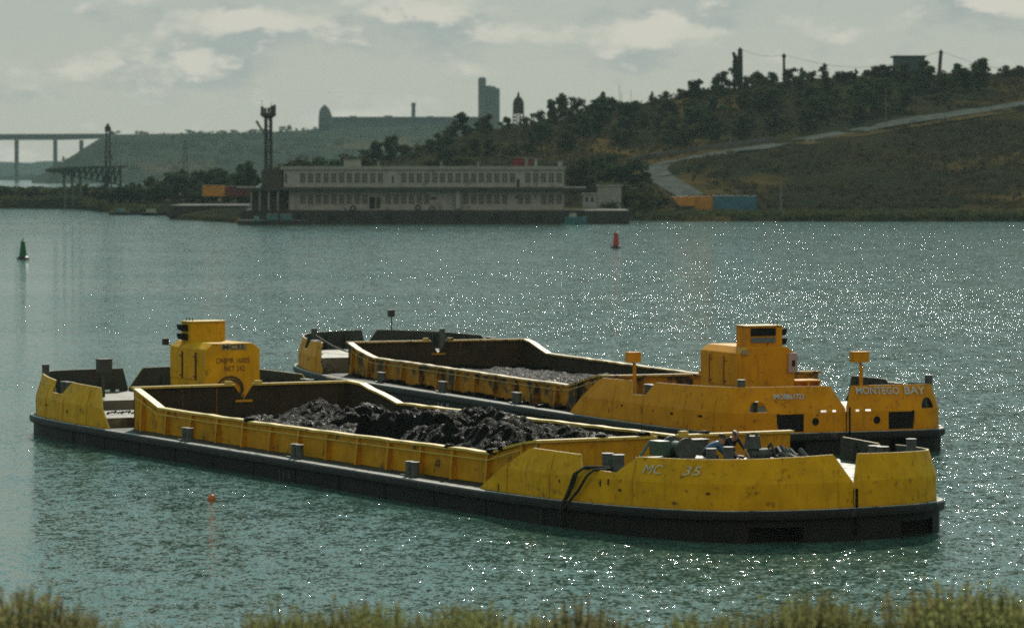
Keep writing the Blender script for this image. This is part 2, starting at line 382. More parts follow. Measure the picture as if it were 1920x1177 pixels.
def post(parent, u, v, z0, z1, r=.17):
    b = MB(); b.lathe((u, v, 0), ((r, z0), (r, z1), (r * 1.08, z1 + .005), (r * 1.08, z1 + .045)), 14)
    return b.build('mooring_post', M['bollard'], parent)

def barge(loc, rz, label, group, paint, rail, coam, loaded):
    root = empty('hopper_barge', loc, rz, label, 'barge', group)
    muddy = not loaded
    # hull, cut at the ends by the recesses of the hinges
    b = MB(); o0 = outline(0)
    n = len(o0); q = [(x, y, -1.3) for x, y in o0] + [(x, y, Z_DECK - .01 + sheer(x)) for x, y in o0]
    b.add(q, [tuple(range(n - 1, -1, -1)), tuple(range(n, 2 * n))] + [(i, (i + 1) % n, n + (i + 1) % n, n + i) for i in range(n)])
    hull = b.build('hull', [M['hull'], M['dark']], root)
    cs = []
    for sgn in (-1, 1):
        c = MB(); c.box((29.6, sgn * 2.75, .12), (1.6, 1.7, .80), mi=0); cs.append(c.build('cutter', M['dark']))
        c = MB(); c.box((-31.0, sgn * 2.6, .2), (1.2, 1.2, .62)); cs.append(c.build('cutter', M['dark']))
    for c in cs: c.matrix_world = Matrix.Translation(loc) @ Matrix.Rotation(rz, 4, 'Z')
    bpy.context.view_layer.update(); cut(hull, cs)
    hull.data.polygons.foreach_set('use_smooth', [False] * len(hull.data.polygons))
    # fender: one rounded rail right round the hull
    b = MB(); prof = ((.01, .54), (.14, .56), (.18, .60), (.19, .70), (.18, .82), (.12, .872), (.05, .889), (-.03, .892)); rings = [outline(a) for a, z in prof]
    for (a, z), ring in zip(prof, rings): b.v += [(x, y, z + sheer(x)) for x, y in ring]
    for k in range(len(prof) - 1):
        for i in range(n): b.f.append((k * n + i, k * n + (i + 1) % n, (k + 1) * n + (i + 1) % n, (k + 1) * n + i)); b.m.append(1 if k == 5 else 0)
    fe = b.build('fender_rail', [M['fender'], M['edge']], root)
    for k in range(-6, 7):
        for sg in (-1, 1):
            u = k * 3.9 + .7; w_ = pos(s_fine(u))[0].y
            b = MB(); b.box((u, sg * (w_ + .012), .0), (.05, .03, 1.06)); b.build('hull_seam', M['hull'], hull)
    # decks
    b = MB(); ring = outline(-.02); b.add([(x, y, Z_DECK + .002 + sheer(x)) for x, y in ring], [tuple(range(len(ring)))])
    b.build('side_deck', M['muddeck'] if muddy else M['sidedeck'], root)
    def raised(u0, u1, z0, z1, name):
        pts = [(x, y) for x, y in outline(-.24) if min(u0, u1) < x < max(u0, u1)]
        lo = min(pts, key=lambda p: abs(p[0] - u0))[1]
        neg = sorted([p for p in pts if p[1] <= 0], key=lambda p: p[0]); po = sorted([p for p in pts if p[1] > 0], key=lambda p: -p[0])
        # close square at the hopper side
        poly = neg + po; ua = u0
        ys = abs(pos(s_fine(ua))[0].y) - .24
        if u1 > u0: poly = [(ua, -ys)] + neg + po + [(ua, ys)]
        else: poly = [p for p in po[0:]] + [p for p in neg] ; poly = [(ua, ys)] + po + neg + [(ua, -ys)]
        d = MB(); d.prism(poly, z0, z1); return d.build(name, M['deck'], root)
    raised(-19.4, -31.5, Z_DECK + .01, 1.30, 'stern_deck'); raised(-24.6, -31.5, 1.304, 1.72, 'raised_stern_deck')
    raised(19.6, 31, Z_DECK + .01, 1.75, 'bow_deck')
    # bulwarks: four plates, each half of each end
    mats = [paint, M['boot'], rail]
    sS = {
        'stern_neg': [(s_w(.03, 0), 1.86), (s_w(.40, 0), 2.80), (s_w(2, 0), 2.80), (s_w(4.2, 0), 2.78), (s_fine(-28.5), 2.70), (s_fine(-26.4), 2.60), (s_fine(-26.4) + .03, 2.06), (s_fine(-24.9), 2.05), (s_fine(-23.9), 2.62), (s_fine(-20.3), 2.58), (s_fine(-20.2), 2.50), (s_fine(-18.65), .93)],
        'stern_pos': [(s_w(.03, 0), 1.86), (s_w(.62, 0), 2.80), (s_w(2, 0), 2.82), (s_w(4.2, 0), 2.82), (s_fine(-28), 2.76), (s_fine(-23.95), 2.70), (s_fine(-23.3), 2.12), (s_fine(-21.95), 2.08), (s_fine(-21.6), 2.67), (s_fine(-18.5), 2.62), (s_fine(-18.2), 2.52), (s_fine(-15.5), .93)],
        'bow_neg': [(s_fine(15.6), .92), (s_fine(18.7), 2.46), (s_fine(18.95), 2.50), (s_fine(21.9), 2.44), (s_fine(22.15), 2.0), (s_fine(24.0), 1.94), (s_fine(24.9), 2.50), (s_fine(27), 2.50), (ARC[-1] - 3.2, 2.53), (ARC[-1] - .62, 2.60), (ARC[-1] - .03, 1.70)],
        'bow_pos': [(s_fine(19.3), .92), (s_fine(20.15), 2.52), (s_fine(20.3), 2.55), (s_fine(22.9), 2.46), (s_fine(23.3), 2.0), (s_fine(24.3), 1.98), (s_fine(24.35), 2.50), (s_fine(27), 2.52), (ARC[-1] - 3.2, 2.56), (ARC[-1] - .35, 2.60), (ARC[-1] - .03, 1.70)]}
    for name, st in sS.items():
        side = -1 if name.endswith('neg') else 1
        o = bulwark(side, st).build('bulwark', mats, root)
        if name.startswith('stern'):
            cs = []
            c = MB(); c.box((-31, side * 2.6, 1.30), (1.0, 1.2, .74)); cs.append(c)
            c = MB(); c.tube([(-31.8, side * 1.45, 1.33), (-30.4, side * 1.45, 1.33)], .17, 20); cs.append(c)
            c = MB(); P = [(-32, side * (4.0 + .36 * math.cos(a)), 1.77 + .46 * max(0, math.sin(a))) for a in [PI * k / 12 for k in range(13)]]
            c.plate(P, (2.6, 0, 0)); cs.append(c)
            for vv in (.55, 1.05): c = MB(); c.box((-31, side * vv, 1.76), (1, .20 if vv < 1 else .3, .09)); cs.append(c)
            co = [x.build('cutter', M['dark']) for x in cs]
            for c in co:
                bm_fix(c); c.matrix_world = Matrix.Translation(loc) @ Matrix.Rotation(rz, 4, 'Z')
            bm_fix(o); bpy.context.view_layer.update(); cut(o, co)
            # dark panels behind the openings, painting the shade inside them
            rb = MB(); rb.box((-31.05, side * 2.6, 1.30), (.04, 1.3, .8)); rb.build('recess_shade_panel', M['dark'], o); rb = MB(); rb.box((-31.04, side * 1.45, 1.33), (.04, .4, .4)); rb.build('porthole_shade_panel', M['dark'], o)
            rb = MB(); rb.lathe((-30.45, side * 4.0, 0), ((.13, 1.72), (.13, 2.15), (.18, 2.2)), 12); rb.build('fairlead_roller', M['black'], root)
        rg = [s for s in [st[1][0] + 1.0 + 1.35 * k for k in range(14)] if st[1][0] + .2 < s < st[-2][0] - .5]
        inner_ribs(side, [s for s in rg if not any(abs(s - s2) < .9 and z2 < 2.2 for s2, z2 in st)], 2.45, o)
    # weld seams between the bulwark plates, and the scuppers and holes in them
    M_seam = M['seam']
    for side in (-1, 1):
        for u in (-29.2, -27.0, -24.4, -21.3, 17.6, 20.4, 24.9):
            if side > 0 and u in (17.6, -24.4, -21.3): u += 2.9 if u > 0 else 1.1
            s_ = s_fine(u); p, nr = pos(s_); inn = Vector((nr.x, nr.y)); t = Vector((-inn.y, inn.x)) * .016; sh = sheer(p.x)
            top = 1.95 if 21.8 < abs(u) < 24.6 else (2.0 if u == 17.6 else 2.36)
            P = []
            for off, zz in ((.098, Z_DECK + .02), (.111, Z_KN), (.116 + .30 * (top - Z_KN), top)):
                a = p + inn * off; P.append(Vector((a.x, side * a.y, zz + sh)))
            w3 = Vector((t.x, side * t.y, 0)); o3 = Vector((-inn.x, -side * inn.y, 0)) * .012; b = MB()
            q = [x + e for x in P for e in (-w3, w3)]; q += [x + o3 for x in q]
            b.add(q, ((0, 1, 3, 2), (2, 3, 5, 4), (6, 8, 9, 7), (8, 10, 11, 9), (0, 2, 8, 6), (2, 4, 10, 8), (1, 7, 9, 3), (3, 9, 11, 5), (4, 5, 11, 10), (0, 6, 7, 1)))
            b.build('weld_seam', M_seam, root)
    for u, side, z, sx_, sz_ in ((17.0, -1, 1.0, .06, .30), (24.3, -1, 1.38, .12, .08), (28.0, -1, 1.42, .14, .06), (21.0, -1, 1.5, .05, .1), (23.3, -1, 1.55, .05, .22), (23.7, -1, 1.62, .05, .2), (-29.3, -1, 1.5, .16, .15), (-26.9, -1, 1.45, .12, .12), (-23.8, -1, 1.35, .14, .14), (-21.2, 1, 1.55, .14, .09), (-24.3, 1, 1.5, .08, .06), (-26.0, 1, 1.48, .2, .10), (-28.3, 1, 1.5, .24, .09), (22.3, 1, 1.5, .14, .12), (25.3, 1, 1.45, .12, .1)):
        p, nr = pos(s_fine(u)); inn = Vector((nr.x, nr.y)); a = p + inn * .105; ang = math.atan2(-side * inn.x, inn.y) if False else math.atan2(side * -inn.x, inn.y) ; b = MB()
        tt = Vector((-inn.y, side * inn.x)); b.box((a.x, side * a.y, z + sheer(u)), (sx_, .03, sz_), rz=math.atan2(tt.y, tt.x)); b.build('scupper', M['dark'], root)
    for c_, d_ in (((-31.4, 0, .98), (.06, .06, 1.9)), ((29.86, 0, .95), (.10, .05, 1.5))):
        b = MB(); b.box(c_, d_); b.build('split_seam', M['dark'], root)
    # hopper coaming
    for side in (-1, 1):
        pr = COAM[side]; y0, y1 = side * CV, side * (CV - .10)
        b = MB(); P = [(u, y0, z) for u, z in pr]; poly = [(pr[0][0], y0, Z_DECK)] + P + [(pr[-1][0], y0, Z_DECK)]
        if side > 0: poly = poly[::-1]
        b.plate(poly, (0, y1 - y0, 0), 0, 1); cw = b.build('coaming_wall', [coam, M['hold']], root)
        b = MB()
        rr = random.Random(int(rz * 100) + side)
        path = []
        for i in range(len(pr) - 1):
            k = max(1, int((pr[i + 1][0] - pr[i][0]) / .8))
            for j in range(k): t = j / k; path.append((pr[i][0] + (pr[i + 1][0] - pr[i][0]) * t, pr[i][1] + (pr[i + 1][1] - pr[i][1]) * t + rr.uniform(-.018, .018)))
        path.append(pr[-1])
        for (ua, za), (ub, zb) in zip(path, path[1:]):
            ya, yb = y0 + side * .12, y0 - side * .20
            q = [(ua, ya, za), (ub, ya, zb), (ub, yb, zb), (ua, yb, za)]
            q += [(x, y, z + .09) for x, y, z in q]
            b.add(q, ((3, 2, 1, 0), (4, 5, 6, 7), (0, 1, 5, 4), (1, 2, 6, 5), (2, 3, 7, 6), (3, 0, 4, 7)))
        b.build('coaming_rail', rail, root)
        def ztop(u):
            for (a, za), (c_, zc) in zip(pr, pr[1:]):
                if a <= u <= c_: return za + (zc - za) * (u - a) / (c_ - a)
            return pr[-1][1]
        for k in range(14):
            u = -16.9 + 2.6 * k; zt = ztop(u)
            lean = rr.uniform(-.06, .06); b = MB()
            b.plate([(u, y0 + side * .002, Z_DECK), (u, y0 + side * .22, Z_DECK), (u + lean, y0 + side * .13, zt - .03), (u + lean, y0 + side * .002, zt - .03)], (.05, 0, 0))
            b.plate([(u - .045, y0 + side * .221, Z_DECK), (u + .095, y0 + side * .221, Z_DECK), (u + lean + .095, y0 + side * .131, zt - .03), (u + lean - .045, y0 + side * .131, zt - .03)], (0, side * .025, 0))
            b.build('coaming_stiffener', coam, cw)
        b = MB(); b.tube([(u, y0 + side * .16, ztop(u) - .20) for u in [-17.6 + .8 * k for k in range(44)]], .026, 6); b.build('coaming_pipe', rail, cw)
    for u, th, zt in ((-18, -.1, 2.62), (17.8, .1, 2.60)):
        bb = MB()
        for sg in (-1, 1):
            bb = MB(); b = MB(); g0 = .006; P = [(u, sg * CV, Z_DECK), (u, sg * CV, zt), (u, sg * .45, zt), (u, sg * g0, zt - .62), (u, sg * g0, Z_DECK)]
            flip = (th > 0) != (sg > 0)
            b.plate(P if flip else P[::-1], (th, 0, 0), 1, 0)
            bb.box((u + th / 2, sg * (CV + .12 + .45) / 2, zt + .045), (.32, CV - .45 + .1, .09))
            cw = b.build('coaming_wall', [coam, M['hold']], root); bb.build('coaming_rail', [rail, coam], root)
            for k in range(3):
                b = MB(); b.box((u + (-.06 if th < 0 else .06) , sg * (1.3 + 1.6 * k), (zt + Z_DECK) / 2 - .02), (.12, .05, zt - Z_DECK - .06)); b.build('coaming_stiffener', coam, cw)
            b = MB(); b.box((u + th * .5, sg * .70, zt + .15), (.22, .30, .12)); b.build('rail_block', rail, cw)
        b = MB(); b.box((u + th * .5, 0, zt - .66), (.16, .8, .1)); b.build('tie_plate', coam, root)
    # side deck bollards
    for side, us in ((-1, (-10.6, -.05, 9.75)), (1, (1.5, -8.4, 10.5))):
        for u in us: bollard_pair(root, u, side * 5.92, Z_DECK + .004)
    # notch bollards and posts
    bollard_pair(root, -25.6, -5.2, 1.72, .80, .62, .19); bollard_pair(root, 22.9, -5.1, 1.75, .76, .72, .19)
    bollard_pair(root, -22.7, 5.3, 1.30, 1.2, .55, .19); bollard_pair(root, 23.75, 5.0, 1.75, .72, .5, .2)
    for u, v, z in ((-29.9, -4.55, 3.08), (-29.9, 4.35, 3.06), (27.3, 3.9, 2.98), (26.7, -3.6, 2.88)): post(root, u, v, 1.7, z)
    # engine house
    P = [(.10, 1.3), (.10, 4.0), (.48, 4.27), (2.37, 4.27), (2.75, 4.0), (2.75, 1.3)]
    ua, ub = -26.3, -22.3
    b = MB(); b.plate([(ua, v, z) for v, z in P][::-1], (ub - ua, 0, 0)); body = b.build('engine_house', paint, root, bevel=.03)
    for v, sg in ((.10, -1), (2.75, 1)):
        d = MB()
        for u0 in (-26.25, -24.75):
            d2 = MB(); d2.box((u0 + .70, v + sg * .02, 3.22), (1.36, .04, 1.22)); dd = d2.build('door', paint, body, bevel=.015)
            h = MB(); h.tube([(u0 + 1.40, v + sg * .05, 2.60), (u0 + 1.40, v + sg * .05, 3.85)], .035, 6)
            for z in (2.75, 3.65): h.box((u0 + 1.30, v + sg * .05, z), (.26, .04, .07))
            h.build('door_bar', M['redpart'] if muddy else M['letter_dark'], dd)
    b = MB(); b.prism([(-25.75, .42), (-24.65, .42), (-24.65, 2.12), (-25.75, 2.12)], 4.13, 5.13); tb = b.build('wheelhouse_box', paint, root, bevel=.03)
    b = MB(); b.box((-25.2, 1.27, 5.16), (1.22, 1.82, .05)); b.build('wheelhouse_roof', rail, tb)
    for k in range(3): b = MB(); b.tube([(-25.6 + .35 * k, .6, 5.18), (-25.6 + .35 * k, .6, 5.34)], .02, 6); b.build('roof_stud', M['black'], tb)
    b = MB(); b.box((-25.765, 1.35, 4.90), (.06, 1.20, .34)); b.build('louvre', M['dark'], tb)
    b = MB(); b.box((-25.765, 1.35, 4.55), (.06, 1.16, .22)); b.build('window', M['glass'], tb)
    for z in (4.86, 4.45):             # two hooded openings on the side
        b = MB()
        Q = [(-25.72, .42, z - .15), (-25.0, .42, z - .15), (-25.0, .42, z + .16), (-25.72, .42, z + .16)]
        O = [(-25.72, .22, z - .08), (-25.0, .22, z - .08), (-25.0, .15, z + .16), (-25.72, .15, z + .16)]
        b.add(Q + O, ((0, 1, 5, 4), (1, 2, 6, 5), (2, 3, 7, 6), (3, 0, 4, 7), (4, 5, 6, 7)))
        b.build('window_hood', M['dark'], tb)
    if loaded:
        b = MB(); b.tube([(-26.28, .2, 4.0), (-26.45, .0, 4.12)], .03, 6); b.box((-26.5, -.05, 4.2), (.2, .26, .3)); b.build('deck_lamp', M['black'], root)
        b = MB(); b.box((ub + .012, 1.46, 4.10), (.024, 1.24, .26)); b.build('name_plate', M['plate'], body)
        text('MC35', 'lettering', M['black'], body, (ub + .03, .92, 4.00), (0, 1, 0), (0, 0, 1), .30, width=1.06, weight=.003)
        text('DNJMR 16005', 'lettering', M['letter_dark'], body, (ub + .008, .62, 3.38), (0, 1, 0), (0, 0, 1), .34, width=1.62)
        text('NET 242', 'lettering', M['letter_dark'], body, (ub + .008, 1.0, 3.02), (0, 1, 0), (0, 0, 1), .34, width=1.0)
        b = MB(); b.tube([(ub + .09, 1.25 + .62 * math.cos(a), 2.25 + .52 * math.sin(a)) for a in [2 * PI * k / 24 for k in range(25)]], .042, 8)
        b.tube([(ub + .12, 1.3 + .48 * math.cos(a), 2.2 + .42 * math.sin(a)) for a in [2 * PI * k / 24 for k in range(25)]], .036, 8)
        h = b.build('hose', M['black'], None); h.parent = root
    else:
        b = MB(); b.box((-26.36, .22, 3.58), (.10, .42, .86)); e = b.build('switch_box', M['pink'], body, bevel=.02)
        b = MB(); b.box((-26.415, .2, 3.55), (.02, .14, .26)); b.build('switch_panel', M['dark'], e)
        b = MB(); b.box((-26.36, 2.5, 4.06), (.16, .26, .18)); b.build('lamp_box', M['plate'], body)
        b = MB(); b.box((-25.7, -.66, 2.75), (1.0, 1.2, .07)); b.box((-25.7, -.66, 2.0), (.9, .1, 1.45)); b.box((-25.7, -1.2, 2.0), (.9, .06, 1.45)); st = b.build('valve_stand', paint, root)
        for k in range(3):
            b = MB(); b.tube([(-26.12 + .0, -.35 - .3 * k + .12 * math.cos(a), 2.42 + .12 * math.sin(a)) for a in [2 * PI * j / 12 for j in range(13)]], .03, 6); b.tube([(-26.12, -.35 - .3 * k, 2.42), (-25.9, -.35 - .3 * k, 2.42)], .04, 6); b.build('valve_wheel', M['redpart'], st)
    # signal boards on posts
    def board(u, v, z, z1, w_, hgt, arm, m):
        b = MB(); b.tube([(u, v, z), (u, v, z1)], .085, 8); b.plate([(u, v - .02, z1 - .05), (u, v + arm * .3, z1 + .10), (u, v - arm * .05, z1 + .10)], (.06, 0, 0)); p = b.build('signal_post', m, root)
        b = MB(); b.box((u, v + arm * w_ * .22, z1 + .08 + hgt / 2), (.45, w_, hgt)); b.box((u, v + arm * w_ * .22, z1 + .10 + hgt), (.5, w_ + .05, .03)); b.build('signal_board', m, p, bevel=.01)
    if loaded:
        board(-27.0, -2.9, 1.7, 2.75, .62, .60, .3, M['boot'])
    else:
        board(-19.6, 4.75, 1.3, 3.28, .58, .42, .5, paint); board(-29.4, -1.55, 1.7, 3.63, .72, .42, .5, paint)
        b = MB(); b.tube([(22.0, 1.15, 1.7), (22.1, 1.15, 3.85)], .035, 6); b.box((22.1, 1.17, 4.02), (.3, .33, .38)); b.build('signal_post', M['black'], root)
    # name lettering on the bulwarks
    def wall(side, u, z):
        p, nr = pos(s_fine(u)); lean = .30 * max(0, z - Z_KN); a = p + Vector((nr.x, nr.y)) * (.085 + lean * 1.0); return Vector((a.x, side * a.y, z + sheer(u)))
    if loaded:
        for ch, (u0, u1) in (('MC', (25.35, 26.25)), ('35', (27.05, 27.75))):
            a, b_, c_ = wall(-1, u0, 1.98), wall(-1, u1, 1.98), wall(-1, u0, 2.38)
            nrm = (b_ - a).cross(c_ - a).normalized() * .03
            text(ch, 'lettering', M['letter_dim'], root, a + nrm, b_ - a, c_ - a, .44, shear=.25, width=(b_ - a).length)
    else:
        def tr(v, z): return Vector((-31.2 + .085 - .02 + .30 * max(0, z - Z_KN), v, z))
        a, b_, c_ = tr(-.42, 2.30), tr(-3.95, 2.22), tr(-.42, 2.68)
        rt = Vector((0, -1, -.012)); up = (tr(0, 2.7) - tr(0, 1.9))
        text('MONTEGO', 'lettering', M['white'], root, tr(-.55, 2.45) + Vector((-.012, 0, 0)), (0, -1, -.02), up, .44, width=2.05, weight=.004)
        text('BAY', 'lettering', M['white'], root, tr(-2.85, 2.40) + Vector((-.012, 0, 0)), (0, -1, -.02), up, .48, width=.98, weight=.004)
        text('IMO8861723', 'lettering', M['white'], root, tr(3.35, 2.32) + Vector((-.012, 0, 0)), (0, -1, -.01), up, .31, width=1.42, weight=.004)
    return root
import bmesh
def bm_fix(o):
    bm = bmesh.new(); bm.from_mesh(o.data); bmesh.ops.recalc_face_normals(bm, faces=bm.faces); bm.to_mesh(o.data); bm.free()

A_LOC, A_ROT = (-3.1, 147.1, 0), -R(61.4)
B_LOC, B_ROT = (2.6, 186.5, .10), PI - R(68.2)
A = barge(A_LOC, A_ROT, 'nearer yellow split hopper barge loaded with heaps of black dredged mud', 'split hopper barges', M['yellow'], M['rail'], M['coam'], True)
B = barge(B_LOC, B_ROT, 'farther orange-yellow hopper barge with muddy flanks and its engine house near the stern', 'split hopper barges', M['orange'], M['rail_b'], M['coam_b'], False)

# ------------------------------------------------------------------ cargo
def fbm(x, y, sc, seed=0, octv=5): return mn.fractal(Vector((x * sc + seed, y * sc - seed, seed * .37)), 1.0, 2.1, octv)
def rid(x, y, sc, seed=0): return mn.ridged_multi_fractal(Vector((x * sc + seed, y * sc, seed * .31)), .9, 2.0, 5, 1.0, 2.0)
def mud_mesh(name, parent_loc, rz, hfun, step=.11):
    b = MB(); u0, u1, v0, v1 = -17.85, 17.68, -5.03, 5.03
    nu, nv = int((u1 - u0) / step), int((v1 - v0) / step)
    for i in range(nu + 1):
        for j in range(nv + 1):
            u, v = u0 + (u1 - u0) * i / nu, v0 + (v1 - v0) * j / nv
            b.v.append((u, v, hfun(u, v)))
    for i in range(nu):
        for j in range(nv):
            a = i * (nv + 1) + j; b.f.append((a, a + nv + 1, a + nv + 2, a + 1)); b.m.append(0)
    o = b.build(name, M['mud'], None, smooth=True); o.location = parent_loc; o.rotation_euler = (0, 0, rz); return o
HEAPS = [(-12.2, .8, .62, 1.9, 1.3), (-10.2, -.3, .55, 1.4, 1.2), (-7.4, .6, .85, 1.2, 1.6), (-5.2, -1, .5, 1.6, 1.3), (-2.6, .6, .65, 1.3, 1.5), (-9, -3, .45, 2.2, 1), (-3.2, -3.4, .40, 2.0, 1),
         (6.3, -3.4, .45, 1.6, 1), (8.2, -3.2, .75, 1.3, 1.0), (10.4, -2.2, .92, 1.3, 1.5), (11.6, -2.9, .75, 1.4, 1.2), (9.2, .5, .45, 1.8, 1.6), (13.2, -3.6, .5, 1.3, 1), (0, 2.5, .35, 2, 1.5), (-14.5, 1.5, .35, 1.8, 1.5), (5.5, 2.6, .35, 2.5, 1.2)]
def mud_a(u, v):
    z = 1.22 + .30 * min(1, max(0, (u + 16) / 14)) + (.14 if u > 3 else 0)
    for hu, hv, h, ru, rv in HEAPS:
        z += h * math.exp(-(((u - hu) / ru) ** 2 + ((v - hv) / rv) ** 2) ** 1.3)
    e = max(abs((u - 2.4) / 2.5), abs((v + 1.1) / 1.9)) + .22 * fbm(u, v, .9, 3)   # a steep-sided block dropped by the grab
    z += (.88 + .13 * (u - 1)*.3) * max(0, min(1, (1.08 - e) / .20))
    am = min(1, max(.12, (z - 1.38) * 1.6))
    z += am * (.26 * fbm(u, v, .85, 1) + .20 * (rid(u, v, 1.5, 7) - .9) + .16 * fbm(u, v, 2.6, 4) + .07 * fbm(u, v, 6, 6))
    return z
def mud_b(u, v):
    z = 1.15 + .42 * min(1, max(0, (9 - u) / 12))
    z += .22 * max(0, fbm(u, v, .55, 12)) + .10 * (rid(u, v, 1.2, 17) - .9) * min(1, max(.1, (6 - u) / 8)) + .05 * fbm(u, v, 3, 3)
    return z
tag(mud_mesh('mud_load', A_LOC, A_ROT, mud_a), 'steep heaps of wet black mud filling the hopper of the nearer barge', 'mud', kind='thing')
tag(mud_mesh('mud_load', B_LOC, B_ROT, mud_b), 'thin level layer of glistening mud in the farther, emptier hopper', 'mud', kind='thing')
# clods stuck on the decks and rails are part of the muck: each a thing of its own would be lost, so a few big ones only
def world(b, u, v, z):
    (x, y, z0), a = b; return Vector((x + u * math.cos(a) - v * math.sin(a), y + u * math.sin(a) + v * math.cos(a), z0 + z))
WA, WB = (A_LOC, A_ROT), (B_LOC, B_ROT)
def clod(p, r, seed, label, grp):
    b = MB(); n, m = 12, 7
    for j in range(m + 1):
        for i in range(n):
            th, ph = 2 * PI * i / n, PI * j / m; d = Vector((math.sin(ph) * math.cos(th), math.sin(ph) * math.sin(th), math.cos(ph)))
            k = r * (1 + .45 * mn.noise(d * 1.7 + Vector((seed, 0, 0)))); b.v.append((d.x * k * 1.3, d.y * k, d.z * k * .55))
    for j in range(m):
        for i in range(n): b.f.append((j * n + i, (j + 1) * n + i, (j + 1) * n + (i + 1) % n, j * n + (i + 1) % n)); b.m.append(0)
    o = b.build('mud_clod', M['mud'], None, smooth=True); o.location = p; tag(o, label, 'mud clod', grp)
for k, (u, v, z, r) in enumerate(((14.6, -5.16, 2.10, .20), (15.3, -5.2, 2.26, .17), (-6.2, -5.14, 1.98, .2), (11.2, -5.15, 2.06, .16), (17.75, -2.6, 2.72, .17), (17.8, -.9, 2.75, .2), (17.8, 1.6, 2.72, .15))):
    clod(world(WA, u, v, z), r, k * 3.1, 'dark lump of mud stuck on the yellow hopper rail of the nearer barge', 'mud lumps on the hopper rail')
for k in range(26):
    u, sd = 16 - k * 1.15 + rnd.uniform(-.3, .3), 1
    clod(world(WB, u, 5.45 + rnd.uniform(-.12, .4), .93), rnd.uniform(.12, .28), 40 + k * 2.3, 'dark splat of spilled mud on the narrow side deck of the farther barge', 'mud spilled on the side deck')

# ------------------------------------------------------------------ gear on the nearer barge's bow
def local_obj(name, b, mats, W, **k):
    o = b.build(name, mats, None, **k); o.location = W[0]; o.rotation_euler = (0, 0, W[1]); return o
def root_on(name, W, label, cat, group=None): return empty(name, W[0], W[1], label, cat, group)
wn = root_on('winch', WA, 'green-grey deck winch with a round drum behind the bow bulwark', 'winch')
b = MB(); b.box((21.6, -1.9, 1.99), (1.5, 2.3, .47)); b.build('base', M['deck'], wn)
b = MB(); b.tube([(21.15, -1.75, 2.50), (22.05, -1.75, 2.50)], .27, 18); b.build('drum', M['grey_mach'], wn)
for u in (21.1, 22.1): b = MB(); b.tube([(u - .04, -1.75, 2.50), (u + .04, -1.75, 2.50)], .42, 22); b.build('drum_flange', M['grey_mach'], wn)
b = MB(); b.box((21.5, -2.45, 2.56), (.7, .42, .5)); b.build('gearbox', M['green_mach'], wn)
b = MB(); b.tube([(21.8, -3.5, 2.2), (21.6, -2.9, 2.80)], .05, 8); b.build('lever', M['green_mach'], wn)
b = MB(); b.tube([(21.7, -.4, 2.75), (22.2, .1, 2.25)], .09, 8); b.tube([(22.2, .1, 2.25), (22.5, .3, 2.2)], .06, 8); b.build('brake_arm', M['black'], wn)
pm = root_on('pump', WA, 'grey motor pump with pipes standing beside the two workers', 'pump')
b = MB(); b.box((21.4, 2.1, 1.9), (1.0, 2.4, .29)); b.build('base', M['black'], pm)
b = MB(); b.tube([(21.4, 1.2, 2.2), (21.4, 2.0, 2.2)], .20, 14); b.build('motor', M['grey_mach'], pm)
b = MB(); b.box((21.4, 1.35, 2.62), (.42, .46, .44), top=.8); b.build('hopper_box', M['grey_mach'], pm)
for k in range(2): b = MB(); b.tube([(21.4, 1.15 + .36 * k, 2.72), (21.4, 1.15 + .36 * k, 2.95)], .06, 8); b.build('valve', M['grey_mach'], pm)
for k in range(6):
    b = MB(); v = 1.9 + .2 * k; j = rnd.uniform(-.12, .12); b.tube([(21.1, v, 2.0), (21.15 + j, v + .05 - j, 2.30 - .05 * k + j * .8), (21.5, v + .25 + j, 2.44 - .06 * k - j), (21.8, v + .15, 2.25 + j), (22.1, v + .3 - j, 2.05)], .05 + .02 * (k % 3), 8); b.build('pipe', M['bollard'] if k % 2 else M['black'], pm)
bx = root_on('crate', WA, 'small grey metal case behind the workers against the hopper end wall', 'case')
b = MB(); b.box((19.9, .05, 2.2), (.5, .6, .88)); b.build('body', M['grey_mach'], bx, bevel=.02); b = MB(); b.box((19.9, .05, 2.66), (.54, .64, .05)); b.build('lid', M['bollard'], bx)
pst = root_on('deck_post', WA, 'square-topped pale grey post rising from the bow bulwark in front of the workers', 'post')
b = MB(); b.lathe((25.6, -2.25, 0), ((.17, 1.75), (.17, 2.80), (.185, 2.81), (.185, 2.86)), 14); b.build('shaft', M['bollard'], pst)
b = MB(); b.box((25.6, -2.25, 1.79), (.5, .5, .07)); b.build('foot_plate', M['bollard'], pst)
def sag(p, q, n=10, s=.2): return [Vector(p).lerp(Vector(q), i / n) - Vector((0, 0, s * math.sin(PI * i / n))) for i in range(n + 1)]
def rope(W, paths, r, m, label):
    b = MB()
    for p in paths: b.tube(p, r, 7)
    o = local_obj('mooring_rope', b, m, W, smooth=True); tag(o, label, 'rope')
oy = lambda u, off=.0: -(pos(s_fine(u))[0].y) + off
P1 = [(23.4, -4.9, 2.06), (22.9, -5.2, 2.10), (22.45, oy(22.4, .02), 2.07), (22.25, oy(22.2, -.06), 1.9), (22.0, oy(22.0, -.03), 1.5), (21.75, oy(21.7, -.07), 1.05), (21.62, oy(21.6, -.22), .85), (21.55, oy(21.5, -.24), .55), (21.5, oy(21.5, -.10), .3), (21.5, oy(21.5, -.08), -.1)]
P2 = [(23.2, -4.95, 2.10), (23.0, oy(23.0, .04), 2.04), (22.75, oy(22.7, -.06), 1.8), (22.3, oy(22.3, -.06), 1.3), (21.95, oy(21.9, -.08), 1.0), (21.85, oy(21.8, -.22), .78), (21.7, oy(21.7, -.25), .6)]
